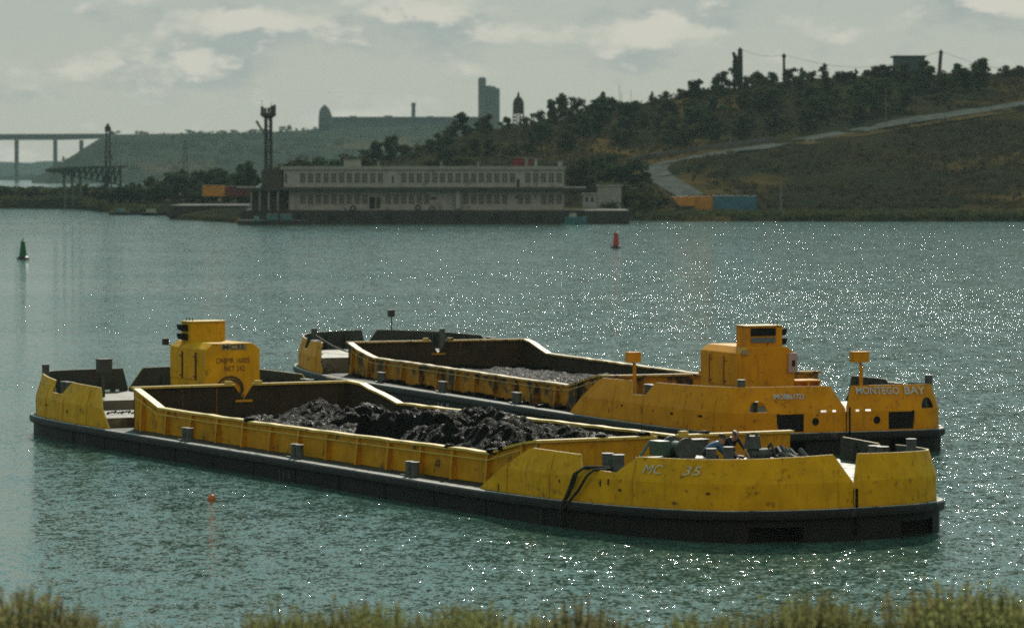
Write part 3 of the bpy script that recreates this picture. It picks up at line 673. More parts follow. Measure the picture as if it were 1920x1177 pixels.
P3 = [(23.35, -4.95, 2.12), (22.6, oy(22.6, .02), 2.12), (22.1, oy(22.1, -.07), 1.85), (21.85, oy(21.8, -.08), 1.35), (21.7, oy(21.7, -.22), .86), (21.65, oy(21.6, -.24), .6)]
rope(WA, [P1, P2, P3], .05, M['rope'], 'black mooring ropes hanging over the notch in the yellow bow bulwark')
b = MB(); c = []
for k in range(3): b.tube([(22.9 + .33 * math.cos(a), -5.1 + .27 * math.sin(a) , 2.02 + .06 * k + .03 * math.sin(3 * a + k)) for a in [2 * PI * j / 16 for j in range(17)]], .05, 7)
tag(local_obj('rope_coil', b, M['rope'], WA, smooth=True), 'dark rope wound around the twin bollards in the bow notch', 'rope coil')
rope(WB, [sag((27.3, 3.9, 2.7), (19.3, 3.4, 1.95), 14, .35)], .045, M['hemp'], 'slack pale rope from the bow post of the farther barge down to its hopper corner')
CH = [(-21.6 + .02 * k, -4.9 + .16 * k, 1.36 + .05 * abs(math.sin(k * .9))) for k in range(22)]
b = MB()
for k, p in enumerate(CH): b.tube([(p[0] + .085 * math.cos(a), p[1] + .085 * math.sin(a) * (1 if k % 2 else .5), p[2] + .05 * math.sin(a) * (.4 if k % 2 else 1)) for a in [2 * PI * j / 8 for j in range(9)]], .03, 5)
tag(local_obj('chain', b, M['black'], WA, smooth=True), 'heavy black chain lying across the stern deck of the nearer barge', 'chain')

# ------------------------------------------------------------------ the two workers
def person(W, origin, rz, label, joints, bones, shirt, legs, bald):
    root = empty('person', world(W, *origin), W[1] + rz, label, 'person'); root.scale = (1.12,) * 3
    names = list(joints); idx = {n: i for i, n in enumerate(names)}
    me = bpy.data.meshes.new('body'); me.from_pydata([joints[n][0] for n in names], [(idx[a], idx[b_]) for a, b_ in bones], [])
    o = bpy.data.objects.new('body', me); C.objects.link(o)
    sk = o.modifiers.new('skin', 'SKIN'); sk.use_smooth_shade = True
    for i, n in enumerate(names):
        r = joints[n][1]; d = me.skin_vertices[0].data[i]; d.radius = (r, r) if not isinstance(r, tuple) else r; d.use_root = n == 'pelvis'
    sb = o.modifiers.new('sub', 'SUBSURF'); sb.levels = 1; sb.render_levels = 1
    baked(o); o.parent = root
    o.data.materials.clear()
    for m in (M['skin'], shirt, legs): o.data.materials.append(m)
    J = {n: Vector(joints[n][0]) for n in names}
    zone = lambda n: 0 if n[:4] in ('neck', 'head', 'hand', 'wris', 'fing', 'thum', 'nose') else (2 if n[:4] in ('pelv', 'hip_', 'knee', 'ankl', 'toe_') else 1)
    for p in o.data.polygons:
        c = p.center; best = min(names, key=lambda n: (J[n] - c).length); p.material_index = zone(best)
    h = J['head']; f = (J['nose'] - h).normalized(); up = (J['head_top'] - h).normalized(); sd = f.cross(up)
    if not bald:
        b = MB(); b.lathe((0, 0, 0), ((.105, -.02), (.112, .03), (.09, .085), (.045, .115), (.01, .12)), 14)
        q = up.to_track_quat('Z', 'Y').to_matrix(); b.v = [tuple(h - f * .02 + q @ Vector(v)) for v in b.v]; b.build('hair', M['hair'], root, smooth=True)
    else:
        b = MB(); b.lathe((0, 0, 0), ((.100, -.06), (.108, -.01), (.104, .02)), 14)
        q = up.to_track_quat('Z', 'Y').to_matrix(); b.v = [tuple(h - f * .035 + q @ Vector(v)) for v in b.v]; b.build('hair', M['hair'], root, smooth=True)
    for s_ in (-1, 1):
        b = MB(); b.lathe(h + f * .088 + sd * .035 * s_ + up * .012, ((.004, -.012), (.014, 0), (.004, .012)), 8); b.build('eye', M['dark'], root)
        b = MB(); b.lathe(h + sd * .098 * s_ - f * .005, ((.008, -.032), (.024, 0), (.008, .032)), 8); b.build('ear', M['skin'], root)
    b = MB(); b.tube([h + f * .094 + sd * -.025 - up * .055, h + f * .099 - up * .057, h + f * .094 + sd * .025 - up * .055], .007, 6); b.build('mouth', M['letter_dark'], root)
    return root
def figure(lean, squat, head_turn, hand_l, hand_r):
    """x forward, y left; feet at z=0. squat 0..1, lean = forward bend of the trunk in radians"""
    hz = .92 - .52 * squat; back = -.22 * squat
    s, c = math.sin(lean), math.cos(lean)
    sp = lambda d, y=0: (back + d * s, y, hz + d * c)
    J = {'pelvis': (sp(0), (.155, .12)), 'belly': (sp(.20), (.19, .15)), 'chest': (sp(.40), (.215, .155)), 'neck_root': (sp(.54), .085), 'neck': (sp(.60), .055)}
    hl = lean * .55 + head_turn; nk = Vector(sp(.60))
    hd = nk + Vector((math.sin(hl) * .12, 0, math.cos(hl) * .12)); J['head'] = (tuple(hd), (.092, .098)); up = Vector((math.sin(hl), 0, math.cos(hl))); f = Vector((math.cos(hl), 0, -math.sin(hl)))
    J['head_top'] = (tuple(hd + up * .095), .06); J['head_jaw'] = (tuple(hd + f * .035 - up * .07), .055); J['nose'] = (tuple(hd + f * .105 - up * .02), .014)
    B = [('pelvis', 'belly'), ('belly', 'chest'), ('chest', 'neck_root'), ('neck_root', 'neck'), ('neck', 'head'), ('head', 'head_top'), ('head', 'head_jaw'), ('head', 'nose')]
    for sgn, n, hand in ((1, 'l', hand_l), (-1, 'r', hand_r)):
        sh = Vector(sp(.47, sgn * .20)); hnd = Vector(hand); mid = (sh + hnd) / 2; d = hnd - sh
        reach = .56; bend = math.sqrt(max(.0, (reach / 2) ** 2 - min(d.length, reach) ** 2 / 4)); el_ = mid + Vector((-.3, sgn * .8, -.5)).normalized() * bend
        J['shoulder_' + n] = (tuple(sh), .068); J['elbow_' + n] = (tuple(el_), .048); J['wrist_' + n] = (tuple(hnd), .030)
        fd = (hnd - el_).normalized(); J['hand_' + n] = (tuple(hnd + fd * .075), (.036, .020)); B += [('chest', 'shoulder_' + n), ('shoulder_' + n, 'elbow_' + n), ('elbow_' + n, 'wrist_' + n), ('wrist_' + n, 'hand_' + n)]
        x = fd.cross(Vector((0, 0, 1))); x = x.normalized() if x.length > .1 else Vector((0, 1, 0))
        for k, (off, ln) in enumerate(((-.03, .062), (-.01, .072), (.01, .068), (.03, .052))):
            a = hnd + fd * .105 + x * off; J['finger_%s%d' % (n, k)] = (tuple(a), .010); e = a + fd * ln * .7 + Vector((0, 0, -.03)); J['finger_%s%de' % (n, k)] = (tuple(e), .008)
            B += [('hand_' + n, 'finger_%s%d' % (n, k)), ('finger_%s%d' % (n, k), 'finger_%s%de' % (n, k))]
        J['thumb_' + n] = (tuple(hnd + fd * .06 + x * -.055 * sgn), .011); B.append(('wrist_' + n, 'thumb_' + n))
        hp = Vector((back, sgn * .10, hz - .04)); an = Vector((-.05, sgn * .15, .08)); kn = Vector((.04 + .36 * squat, sgn * (.12 + .10 * squat), .49 - .03 * squat))
        J['hip_' + n] = (tuple(hp), .095); J['knee_' + n] = (tuple(kn), .065); J['ankle_' + n] = (tuple(an), .045); J['toe_' + n] = ((an.x + .17, an.y + sgn * .03, .045), .042)
        B += [('pelvis', 'hip_' + n), ('hip_' + n, 'knee_' + n), ('knee_' + n, 'ankle_' + n), ('ankle_' + n, 'toe_' + n)]
    return J, B
J, Bn = figure(1.0, .62, -.1, (.62, .18, .45), (.60, -.12, .42))
person(WA, (22.4, -1.05, 1.76), R(72), 'crouching worker in a blue shirt bent over behind the bow bulwark', J, Bn, M['shirt_blue'], M['trousers'], False)
J, Bn = figure(.80, .42, .25, (.66, .22, .60), (.68, -.16, .55))
person(WA, (21.9, .02, 1.66), R(8), 'balding worker in dark clothes leaning forward beside the pump', J, Bn, M['shirt_dark'], M['trousers'], True)

# ------------------------------------------------------------------ marks on the hull of each barge (parts of the barge)
def marks(root, spec, m):
    for u, side, z, ch, size in spec:
        p, nr = pos(s_fine(u)); t = Vector((1, 0, 0)) * (1 if side < 0 else -1)
        o = Vector((u, side * (p.y + .006), z)); text(ch, 'draught_mark', m, root, o, t, (0, 0, 1), size, depth=.012, width=None)
marks(A, [(-.75, -1, .02, 'I', .62), (-.40, -1, .02, 'I', .62), (.05, -1, .13, '5', .40), (.62, -1, .28, '9', .24), (.90, -1, .06, '7', .24), (-21.6, -1, .06, 'I', .6), (-21.2, -1, .06, 'I', .6)] + [(19.7 + .28 * (k % 2), -1, .02 + .15 * (k // 2), '8' if k % 2 else '6', .14) for k in range(8)], M['bollard'])
marks(B, [(.95, 1, .12, '5', .42), (.55, 1, .12, '9', .42), (-.25, 1, .06, 'I', .55), (-.42, 1, .06, 'I', .55)], M['white'])

# ------------------------------------------------------------------ buoys
def buoy(px, py, col, label, cone):
    d = CAM_Z * FPX / (py - HORIZON); r = empty('buoy', at(px, d), 0, label, 'buoy')
    b = MB(); b.lathe((0, 0, 0), ((.75, -.5), (.85, .0), (.82, .28), (.55, .42)), 18); b.build('float', M['black'], r, smooth=False)
    b = MB(); b.lathe((0, 0, 0), ((.52, .40), (.44, 1.1), (.34, 1.9), (.30, 2.25)), 16); b.build('tower', col, r)
    b = MB(); b.lathe((0, 0, 0), ((.30, 2.26), (.32, 2.42), (.10, 2.5), (.10, 2.72), (.03, 2.8)), 12); b.build('top_mark', M['black'] if not cone else col, r)
M['buoy_green'] = mat('green_buoy_paint', (.018, .12, .05), .6, .1, (.014, .085, .035), 3); M['buoy_red'] = mat('red_buoy_paint', (.42, .016, .018), .5, .4, (.2, .012, .012), 3)
buoy(43, 486, M['buoy_green'], 'green conical navigation buoy floating on the open water', True); buoy(1155, 465, M['buoy_red'], 'red conical navigation buoy floating in mid river', False)
M['float_orange'] = mat('orange_float', (.50, .12, .02), .4, .4, (.42, .09, .015), 5)
b = MB(); b.lathe((0, 0, 0), ((.02, -.14), (.09, -.12), (.145, -.04), (.155, .04), (.13, .13), (.07, .19), (.03, .205)), 18); b.tube([(0, 0, .19), (0, 0, .26)], .025, 8)
o = b.build('float_ball', M['float_orange'], None, smooth=True); o.location = (-10.94, 135.66, .02); tag(o, 'small round orange float bobbing beside the long dark hull', 'float')

# ------------------------------------------------------------------ the far shore
def lerp_tab(T, x):
    if x <= T[0][0]: return T[0][1]
    for (a, b_), (c, d) in zip(T, T[1:]):
        if x <= c: t = (x - a) / (c - a); return b_ + (d - b_) * t
    return T[-1][1]
RIDGE_D = 1180.0
RIDGE = [(-400, 374), (540, 372), (600, 362), (650, 335), (700, 306), (760, 292), (815, 272), (870, 250), (940, 240), (1000, 236), (1060, 224), (1100, 214), (1190, 198), (1260, 184), (1340, 168), (1440, 155), (1520, 146), (1600, 139), (1700, 135), (1920, 134), (2300, 128)]
SHORE = [(-400, 1330), (0, 1190), (140, 1175), (200, 1080), (318, 1010), (322, 930), (450, 850), (1100, 852), (1180, 905), (1300, 886), (2300, 876)]
def land_z(X, Y):
    px = 960 + FPX * X / Y
    ds = lerp_tab(SHORE, px); zr = CAM_Z + (HORIZON - lerp_tab(RIDGE, px)) * RIDGE_D / FPX
    if Y < ds: return -1.5 if Y < ds - 6 else -1.5 + 2.5 * (Y - ds + 6) / 6
    t = (Y - ds - 34) / (RIDGE_D - ds - 34)
    flat = 1.0 + min(1.6, (Y - ds) * .035)
    if px > 480 and px < 1150: flat = max(flat, min(3.2, 1 + (Y - ds) * .4))
    if t <= 0: z = flat
    elif t <= 1: z = flat + (zr - flat) * (t ** 1.08)
    else: z = zr - (Y - RIDGE_D) * (.01 if zr > 20 else .0)
    if Y > 1450 and zr < 16: z = max(-1.5, z - (Y - 1450) * .1)
    a = min(1, max(0, t * 3)) * min(1, max(0, (zr - 8) / 20))
    return z + a * (1.5 * fbm(X, Y, .014, 5, 3) + .6 * fbm(X, Y, .06, 8, 3))
def on_land(px, py, d0=830, d1=1400):     # where the line of sight on this bearing meets the ground
    r = ray(px, py); r = r / r.y; d = d0
    while d < d1:
        p = Vector((r.x * d, d, CAM_Z + r.z * d))
        if land_z(p.x, d) >= p.z: return Vector((p.x, d, land_z(p.x, d)))
        d += 1.5
    return None
def ground(px, d): p = at(px, d); p.z = land_z(p.x, p.y); return p
M['hillside'] = mat('dry_hillside', (.030, .027, .013), 1.0, 0.0, (.015, .019, .011), .045, stain=(.085, .056, .020), sscale=.016, sth=(.50, .63), coord='Object', detail=8)
b = MB(); cols = [-420 + 14 * i for i in range(200)]; rows = [0, 3, 6, 9, 14, 20, 28, 36, 46, 58, 70] + [82 + 13 * i for i in range(26)] + [440, 500, 600, 760, 1000]
for px in cols:
    ds = lerp_tab(SHORE, px)
    for r_ in rows: Y = ds - 6 + r_; X = (px - 960) / FPX * Y; b.v.append((X, Y, land_z(X, Y)))
nr_ = len(rows)
for i in range(len(cols) - 1):
    for j in range(nr_ - 1): a = i * nr_ + j; b.f.append((a, a + nr_, a + nr_ + 1, a + 1)); b.m.append(0)
tag(b.build('hill', M['hillside'], None, smooth=True), kind='structure')

# far plateau, its cliff and the distant wooded bank beyond the bridge
M['farhill'] = mat('far_hillside', (.030, .036, .022), 1.0, 0.0, (.018, .026, .017), .012, stain=(.06, .045, .024), sscale=.006, sth=(.54, .66))
FAR = [(60, 338), (95, 318), (112, 306), (130, 296), (160, 277), (185, 262), (203, 253), (300, 251), (470, 249), (560, 245), (640, 241), (760, 237), (900, 234), (1300, 228), (2000, 225)]
b = MB(); fc = [60 + 8 * i for i in range(160)]; fr = [0, 20, 60, 110, 170, 230, 300, 380, 460, 520, 900, 1600]
for px in fc:
    zt = max(.5, CAM_Z + (HORIZON - lerp_tab(FAR, px)) * 3960 / FPX)
    for r_ in fr:
        Y = 3440 + r_; t = min(1, r_ / 520); X = (px - 960) / FPX * Y; z = -1 + (zt + 1) * (t ** .8)
        b.v.append((X, Y, z + (3.0 * fbm(X, Y, .012, 2, 4) * min(1, t * 4) if t < 1 else .6 * fbm(X, Y, .02, 3))))
for i in range(len(fc) - 1):
    for j in range(len(fr) - 1): a = i * len(fr) + j; b.f.append((a, a + len(fr), a + len(fr) + 1, a + 1)); b.m.append(0)
tag(b.build('far_hill', M['farhill'], None, smooth=True), kind='structure')
FARPTS = fc
M['farwood'] = mat('far_wood', (.02, .03, .02), 1.0, 0.0, (.014, .022, .015), .01)
def ridge_band(name, d, depth, table, wob, seed, m, x0, x1, step=3):
    b = MB(); n = int((x1 - x0) / step)
    for i in range(n + 1):
        px = x0 + step * i; X = (px - 960) / FPX * d; zt = CAM_Z + (HORIZON - lerp_tab(table, px)) * d / FPX
        zt += wob * (fbm(X, 0, .02, seed, 4) + .5 * fbm(X, 9, .09, seed, 3))
        for k, (yy, zz) in enumerate(((0, -1), (depth * .04, zt * .7), (depth * .2, zt), (depth, zt * .9), (depth * 1.1, -1))): b.v.append((X, d + yy, zz))
    for i in range(n):
        for j in range(4): a = i * 5 + j; b.f.append((a, a + 5, a + 6, a + 1)); b.m.append(0)
    tag(b.build(name, m, None, smooth=True), kind='structure')
ridge_band('distant_hills', 7200, 900, [(-300, 306), (0, 303), (60, 302), (110, 304), (200, 306), (400, 306)], 5, 4, M['farwood'], -400, 420)
ridge_band('far_shore', 4700, 500, [(-300, 333), (0, 331), (90, 330), (140, 334), (400, 334)], 3, 9, M['farwood'], -400, 420)

# ------------------------------------------------------------------ roads on the hill
def ribbon(name, pix, wd, m, lift=.12, per=10):
    P = []
    for (a, b_), (c, d) in zip(pix, pix[1:]):
        for k in range(per): P.append((a + (c - a) * k / per, b_ + (d - b_) * k / per))
    P.append(pix[-1]); Q = [on_land(*p) for p in P]; Q = [q for q in Q if q]; b = MB(); rows = []
    # smooth the surveyed line
    for _ in range(4): Q = [Q[0]] + [(Q[i - 1] + Q[i] * 2 + Q[i + 1]) / 4 for i in range(1, len(Q) - 1)] + [Q[-1]]
    for i, q in enumerate(Q):
        t = (Q[min(i + 1, len(Q) - 1)] - Q[max(0, i - 1)]); t.z = 0; t.normalize(); s = Vector((-t.y, t.x, 0)) * wd / 2; r = []
        for k in (-1, -.5, 0, .5, 1):
            e = q + s * k; e.z = max(land_z(e.x, e.y), q.z - .3) + lift; r.append(e)
        rows.append(r)
    for r in rows: b.v += [tuple(x) for x in r]
    for i in range(len(rows) - 1):
        for k in range(4): b.f.append((i * 5 + k, (i + 1) * 5 + k, (i + 1) * 5 + k + 1, i * 5 + k + 1)); b.m.append(0)
    return tag(b.build(name, m, None, smooth=True), kind='structure'), Q
M['road'] = mat('pale_road', (.095, .10, .09), 1.0, 0.0, (.05, .056, .05), .3)
M['dryverge'] = mat('dry_verge', (.085, .06, .025), 1.0, 0.0, (.05, .04, .02), .2)
ROADPX = [(1296, 368), (1278, 358), (1256, 345), (1236, 332), (1226, 322), (1236, 312), (1266, 303), (1300, 296), (1350, 288), (1420, 279), (1500, 264), (1600, 247), (1700, 230), (1800, 214), (1930, 194), (2060, 172)]
rd, RQ = ribbon('road', ROADPX, 7, M['road'])
ribbon('dry_verge', [(1500, 272), (1600, 254), (1700, 238), (1800, 222), (1930, 202), (2060, 181)], 7, M['dryverge'], .10)
M['wallstone'] = mat('pale_retaining_wall', (.10, .11, .10), 1.0, 0.0, (.075, .08, .075), .4)
b = MB(); WP = [on_land(*p) for p in ((1182, 306), (1205, 300), (1240, 294), (1270, 290), (1310, 283), (1350, 277), (1400, 271), (1450, 265))]
for p, q in zip(WP, WP[1:]):
    d = (q - p); n_ = Vector((-d.y, d.x, 0)).normalized() * .5
    b.add([p - Vector((0, 0, 2)), q - Vector((0, 0, 2)), q + Vector((0, 0, 1.2)), p + Vector((0, 0, 1.2))] + [x + n_ for x in (p - Vector((0, 0, 2)), q - Vector((0, 0, 2)), q + Vector((0, 0, 1.2)), p + Vector((0, 0, 1.2)))], ((0, 1, 2, 3), (7, 6, 5, 4), (3, 2, 6, 7), (0, 3, 7, 4), (1, 5, 6, 2)))
tag(b.build('retaining_wall', M['wallstone']), 'long pale retaining wall running above the road on the slope', 'wall')

# ------------------------------------------------------------------ trees
def leafmat(n, c, v, tl=.25): return mat(n, c, 1.0, 0.0, v, .35, objvar=.22, transl=tl)
M['leaf_a'] = leafmat('dark_leaves', (.050, .068, .032), (.028, .040, .021)); M['leaf_b'] = leafmat('olive_leaves', (.075, .080, .034), (.042, .048, .022)); M['leaf_c'] = leafmat('brown_scrub_leaves', (.062, .050, .026), (.034, .034, .02))
M['bark'] = mat('bark', (.05, .04, .03), .9, .1, (.03, .025, .02), 2)
def leaf_crown(b, r, lobes, n, size):
    for _ in range(n):
        c, ra = r.choice(lobes); d = Vector((r.gauss(0, 1), r.gauss(0, 1), r.gauss(0, 1))).normalized(); k = r.random() ** .45
        p = Vector(c) + Vector((d.x * ra[0], d.y * ra[1], d.z * ra[2])) * k
        x = Vector((r.gauss(0, 1), r.gauss(0, 1), r.gauss(0, 1))).normalized(); y = x.cross(Vector((r.gauss(0, 1), r.gauss(0, 1), r.gauss(0, 1)))).normalized(); s = size * r.uniform(.6, 1.5)
        b.add([p - x * s - y * s * .5, p + x * s * .2 - y * s * .8, p + x * s + y * s * .3, p - x * s * .1 + y * s * .8], [(0, 1, 2, 3)])
def tree_proto(seed, h, kind, lm):
    r = random.Random(seed); root = empty('hill_tree', (0, 0, 0))
    b = MB(); lean = Vector((r.uniform(-.05, .05) * h, r.uniform(-.05, .05) * h, 0)); lobes = []
    if kind == 'round':
        top = h * .70; b.tube([(0, 0, -.6), lean * .3 + Vector((0, 0, h * .3)), lean + Vector((0, 0, top))], [h * .04, h * .028, h * .01], 6)
        for k in range(13):
            a = r.uniform(0, 2 * PI); rr = h * r.uniform(.06, .36); z = h * (.14 + .70 * k / 12); rr *= 1.2 - 1.3 * abs(z / h - .42)
            c = lean + Vector((math.cos(a) * rr, math.sin(a) * rr, z)); lobes.append((c, (h * r.uniform(.12, .2), h * r.uniform(.12, .2), h * r.uniform(.10, .17))))
            b.tube([lean * .5 + Vector((0, 0, h * r.uniform(.25, .45))), c], [h * .014, h * .005], 5)
        n, s = 950, h * .042
    elif kind == 'tall':
        b.tube([(0, 0, -.6), (0, 0, h * .5), lean + Vector((0, 0, h * .96))], [h * .025, h * .018, h * .004], 6)
        for k in range(11):
            z = h * (.12 + .82 * k / 10); ww = h * .17 * math.sin(PI * (.12 + .84 * k / 10)) ** .7
            a = r.uniform(0, 2 * PI); lobes.append((lean * (z / h) + Vector((math.cos(a) * ww * .5, math.sin(a) * ww * .5, z)), (ww * r.uniform(.6, 1), ww * r.uniform(.6, 1), h * .085)))
        n, s = 700, h * .03
    else:
        for k in range(5):
            a = r.uniform(0, 2 * PI); c = Vector((math.cos(a) * h * .5, math.sin(a) * h * .5, h * r.uniform(.35, .7))); b.tube([(0, 0, -.4), c], [h * .04, h * .012], 5)
            lobes.append((c, (h * r.uniform(.25, .42), h * r.uniform(.25, .42), h * r.uniform(.2, .36))))
        n, s = 420, h * .085
    b.build('trunk', M['bark'], root)
    c = MB(); leaf_crown(c, r, lobes, n, s); c.build('crown', lm, root); return root, h
KINDS = {'round': ('dark green bushy tree with a rounded crown on the wooded hillside', 'rounded trees on the hillside'), 'tall': ('slender upright tree standing on the wooded hillside', 'slender trees on the hillside'), 'bush': ('low spreading shrub on the dry grassy slope', 'shrubs on the slope')}
PROTO = {'round': [tree_proto(11 + k, 9, 'round', M['leaf_a'] if k % 3 else M['leaf_b']) for k in range(5)], 'tall': [tree_proto(31 + k, 11, 'tall', M['leaf_a']) for k in range(3)], 'bush': [tree_proto(51 + k, 4, 'bush', (M['leaf_b'], M['leaf_a'], M['leaf_c'])[k % 3]) for k in range(4)]}
USED = set(); ntree = {}
def plant(kind, p, h, wide=1.0, label=None, cat=None, group=None, name=None):
    k = rnd.randrange(len(PROTO[kind])); root, h0 = PROTO[kind][k]; s = h / h0
    if (kind, k) not in USED: USED.add((kind, k)); o = root; o.location = p; o.rotation_euler = (0, 0, rnd.uniform(0, 6.28)); o.scale = (s * wide, s * wide, s)
    else: o = copy_tree(root, p, rnd.uniform(0, 6.28), (s * wide, s * wide, s))
    if name: o.name = name
    elif kind == 'bush': o.name = 'shrub'
    la, gr = KINDS[kind]; o['label'] = label or la; o['category'] = cat or ('shrub' if kind == 'bush' else 'tree'); o['group'] = group or gr
    return o
# trees that stand out on the skyline (bearing, crown top, crown foot, kind, spread)
SKY = [(868, 208, 262, 'round', 1.0), (915, 212, 262, 'round', 1.0), (950, 218, 262, 'round', 1.1), (895, 226, 268, 'round', 1.1), (985, 218, 262, 'round', .9), (1012, 206, 252, 'round', 1.2), (1040, 184, 246, 'round', .9), (1060, 172, 246, 'round', 1.0), (1082, 180, 244, 'round', .9), (1100, 196, 240, 'round', 1), (1030, 205, 256, 'round', 1.2),
       (1125, 184, 214, 'round', 1.2), (1150, 186, 212, 'round', 1.3), (1178, 190, 208, 'bush', 1.3), (1222, 172, 204, 'tall', 1.2), (1245, 172, 200, 'round', 1.2), (1278, 168, 196, 'round', 1.3), (1310, 160, 188, 'round', 1.2), (1352, 132, 176, 'round', 1.15), (1340, 142, 178, 'round', 1), (1378, 100, 168, 'tall', 1.0), (1378, 104, 168, 'tall', .8), (1400, 142, 168, 'round', 1.2),
       (1418, 138, 164, 'round', 1.2), (1446, 134, 160, 'round', 1.3), (1476, 126, 158, 'round', 1.1), (1503, 128, 152, 'tall', 1.6), (1520, 132, 152, 'round', 1.2), (1544, 120, 150, 'tall', 1.7), (1575, 132, 150, 'bush', 1.3), (1604, 130, 146, 'tall', 1.3), (1660, 122, 143, 'round', 1.4), (1728, 112, 142, 'round', 1.3), (1800, 118, 142, 'round', 1.3), (1822, 116, 142, 'round', 1.2), (1885, 122, 142, 'round', 1.4), (1910, 126, 142, 'round', 1.5),
       (735, 250, 300, 'round', 1.0), (712, 262, 300, 'round', 1.1), (690, 278, 306, 'round', 1.3), (770, 270, 300, 'bush', 1.4), (845, 232, 268, 'round', 1.3), (820, 248, 280, 'round', 1.3)]
for px, yt, yb, kd, wd in SKY:
    d = RIDGE_D - rnd.uniform(2, 14); p = ground(px, d); h = max(3, zat(yt, d) - p.z)
    plant(kd, p, h, wd * max(.55, min(1.5, (9 / h) ** .25)))
# shore and foot-of-hill trees at the left and round the building
for px, yt, d, kd, wd in [(462, 298, 990, 'round', .8), (448, 318, 985, 'round', 1), (480, 322, 1000, 'round', 1), (570, 292, 1000, 'round', 1.2), (535, 298, 1010, 'round', 1.1), (610, 290, 1000, 'round', 1.4), (650, 284, 1020, 'round', 1.3), (680, 290, 1010, 'round', 1.2), (400, 316, 1060, 'round', 1.5), (380, 312, 1070, 'round', 1.4), (350, 322, 1060, 'round', 1.5), (325, 316, 1080, 'round', 1.4), (300, 334, 1080, 'round', 1.6), (290, 328, 1090, 'round', 1.2), (420, 330, 1040, 'round', 1.5), (265, 345, 1090, 'bush', 2), (255, 340, 1100, 'round', 1.3), (340, 340, 1050, 'bush', 2), (240, 350, 1100, 'bush', 2), (215, 350, 1110, 'bush', 2.2), (170, 345, 1190, 'bush', 2.5), (130, 349, 1200, 'bush', 2.6), (95, 350, 1210, 'bush', 2.6), (60, 350, 1215, 'bush', 2.8), (25, 348, 1215, 'bush', 2.8), (0, 350, 1220, 'bush', 2.8), (150, 352, 1200, 'bush', 2.6), (78, 349, 1230, 'bush', 2.6), (40, 349, 1230, 'bush', 2.8),
                        (1100, 290, 930, 'round', 1.3), (1130, 286, 950, 'round', 1.4), (1160, 300, 940, 'round', 1.4), (1190, 318, 930, 'round', 1.4), (1180, 336, 920, 'bush', 1.6), (1150, 322, 930, 'round', 1.3), (1085, 304, 925, 'round', 1.3), (1160, 296, 930, 'round', 1.4)]:
    p = ground(px, d); plant(kd, p, max(2.2, zat(yt, d) - p.z), wd, *(('dark scrubby bush on the low bank of the left shore', 'shrub', 'bushes along the low left shore', 'shore_bush') if px < 250 and kd == 'bush' else ()))
# the wooded upper slope and scattered trees above the road
cnt = 0; tries = 0
while cnt < 118 and tries < 4000:
    tries += 1; px = rnd.uniform(760, 1960); py = rnd.uniform(140, 330)
    yr = lerp_tab(RIDGE, px); yroad = lerp_tab([(760, 330), (1060, 312), (1180, 305), (1300, 280), (1420, 262), (1500, 248), (1600, 232), (1700, 215), (1920, 182)], px)
    if py < yr + 10 or py > yroad - 4: continue
    q = on_land(px, py)
    if not q: continue
    if fbm(q.x, q.y, .012, 31, 3) + .10 * (px > 1450) < -.10: continue
    big = rnd.random() < .72; h = rnd.uniform(4.2, 7.5) if big else rnd.uniform(2.4, 4)
    plant('round' if big else 'bush', q, h, rnd.uniform(1.1, 1.5)); cnt += 1
def drop_unused():
    for kd in PROTO:
        for k, (root, h0) in enumerate(PROTO[kd]):
            if (kd, k) not in USED:
                for c in list(root.children): bpy.data.objects.remove(c)
                bpy.data.objects.remove(root)
# scrub that reads as one mass: the slope below the road and between the trees
b = MB(); r = random.Random(99); k = 0
while k < 2600:
    px = r.uniform(700, 1980); d = r.uniform(890, 1176); X = (px - 960) / FPX * d; z = land_z(X, d)
    if z < 2.2 or lerp_tab(SHORE, px) > d - 8: continue
    if fbm(X, d, .02, 61, 4) < -.22: continue
    if any((Vector((X, d)) - Vector((q.x, q.y))).length < 8 for q in RQ[::6]): continue
    h = r.uniform(.7, 1.9); leaf_crown(b, r, [((X, d, z + h * .4), (h * r.uniform(.9, 2.2), h * 1.2, h * .6))], 13, .42); k += 1
tag(b.build('scrub', M['leaf_c']), 'brown-green scrub covering the open hillside', 'scrub', kind='stuff')
b = MB(); k = 0
while k < 900:
    px = r.uniform(-60, 1980); ds = lerp_tab(SHORE, px)
    if 300 < px < 1130: continue
    d = ds + r.uniform(-1, 16); X = (px - 960) / FPX * d; h = r.uniform(.6, 1.8); leaf_crown(b, r, [((X, d, max(.1, land_z(X, d)) + h * .4), (h * 1.8, h, h * .6))], 12, .38); k += 1
tag(b.build('shore_reeds', M['leaf_b']), 'low reeds and weeds fringing the water line', 'reeds', kind='stuff')

# ------------------------------------------------------------------ harbour office on its quay
M['office'] = mat('pale_office_wall', (.285, .305, .285), .9, .0, (.22, .24, .225), .5, stain=(.12, .12, .105), sscale=.5, streak=(.15, .15, .13))
M['officetrim'] = mat('office_trim', (.24, .26, .23), .9, .1, (.18, .2, .18), .6)
M['quay'] = mat('dark_quay_wall', (.035, .036, .03), .85, .2, (.022, .023, .02), .5, stain=(.055, .05, .04), sscale=.4)
M['pane'] = mat('office_pane', (.02, .027, .025), .3, .25, (.03, .04, .038), .7)
M['sash'] = mat('window_sash', (.30, .31, .27), .9, .1, (.24, .25, .22), 2)
M['terrace'] = mat('dark_terrace_edge', (.035, .04, .037), .8, .2, (.05, .05, .046), .5)
M['brownroom'] = mat('brown_side_room', (.055, .05, .04), .8, .2, (.04, .036, .03), .5)
M['cyan'] = mat('cyan_tarpaulin', (.035, .14, .15), .6, .3, (.03, .11, .12), .8)
M['redhut'] = mat('red_hut_paint', (.14, .02, .018), .7, .3, (.1, .016, .015), .8)
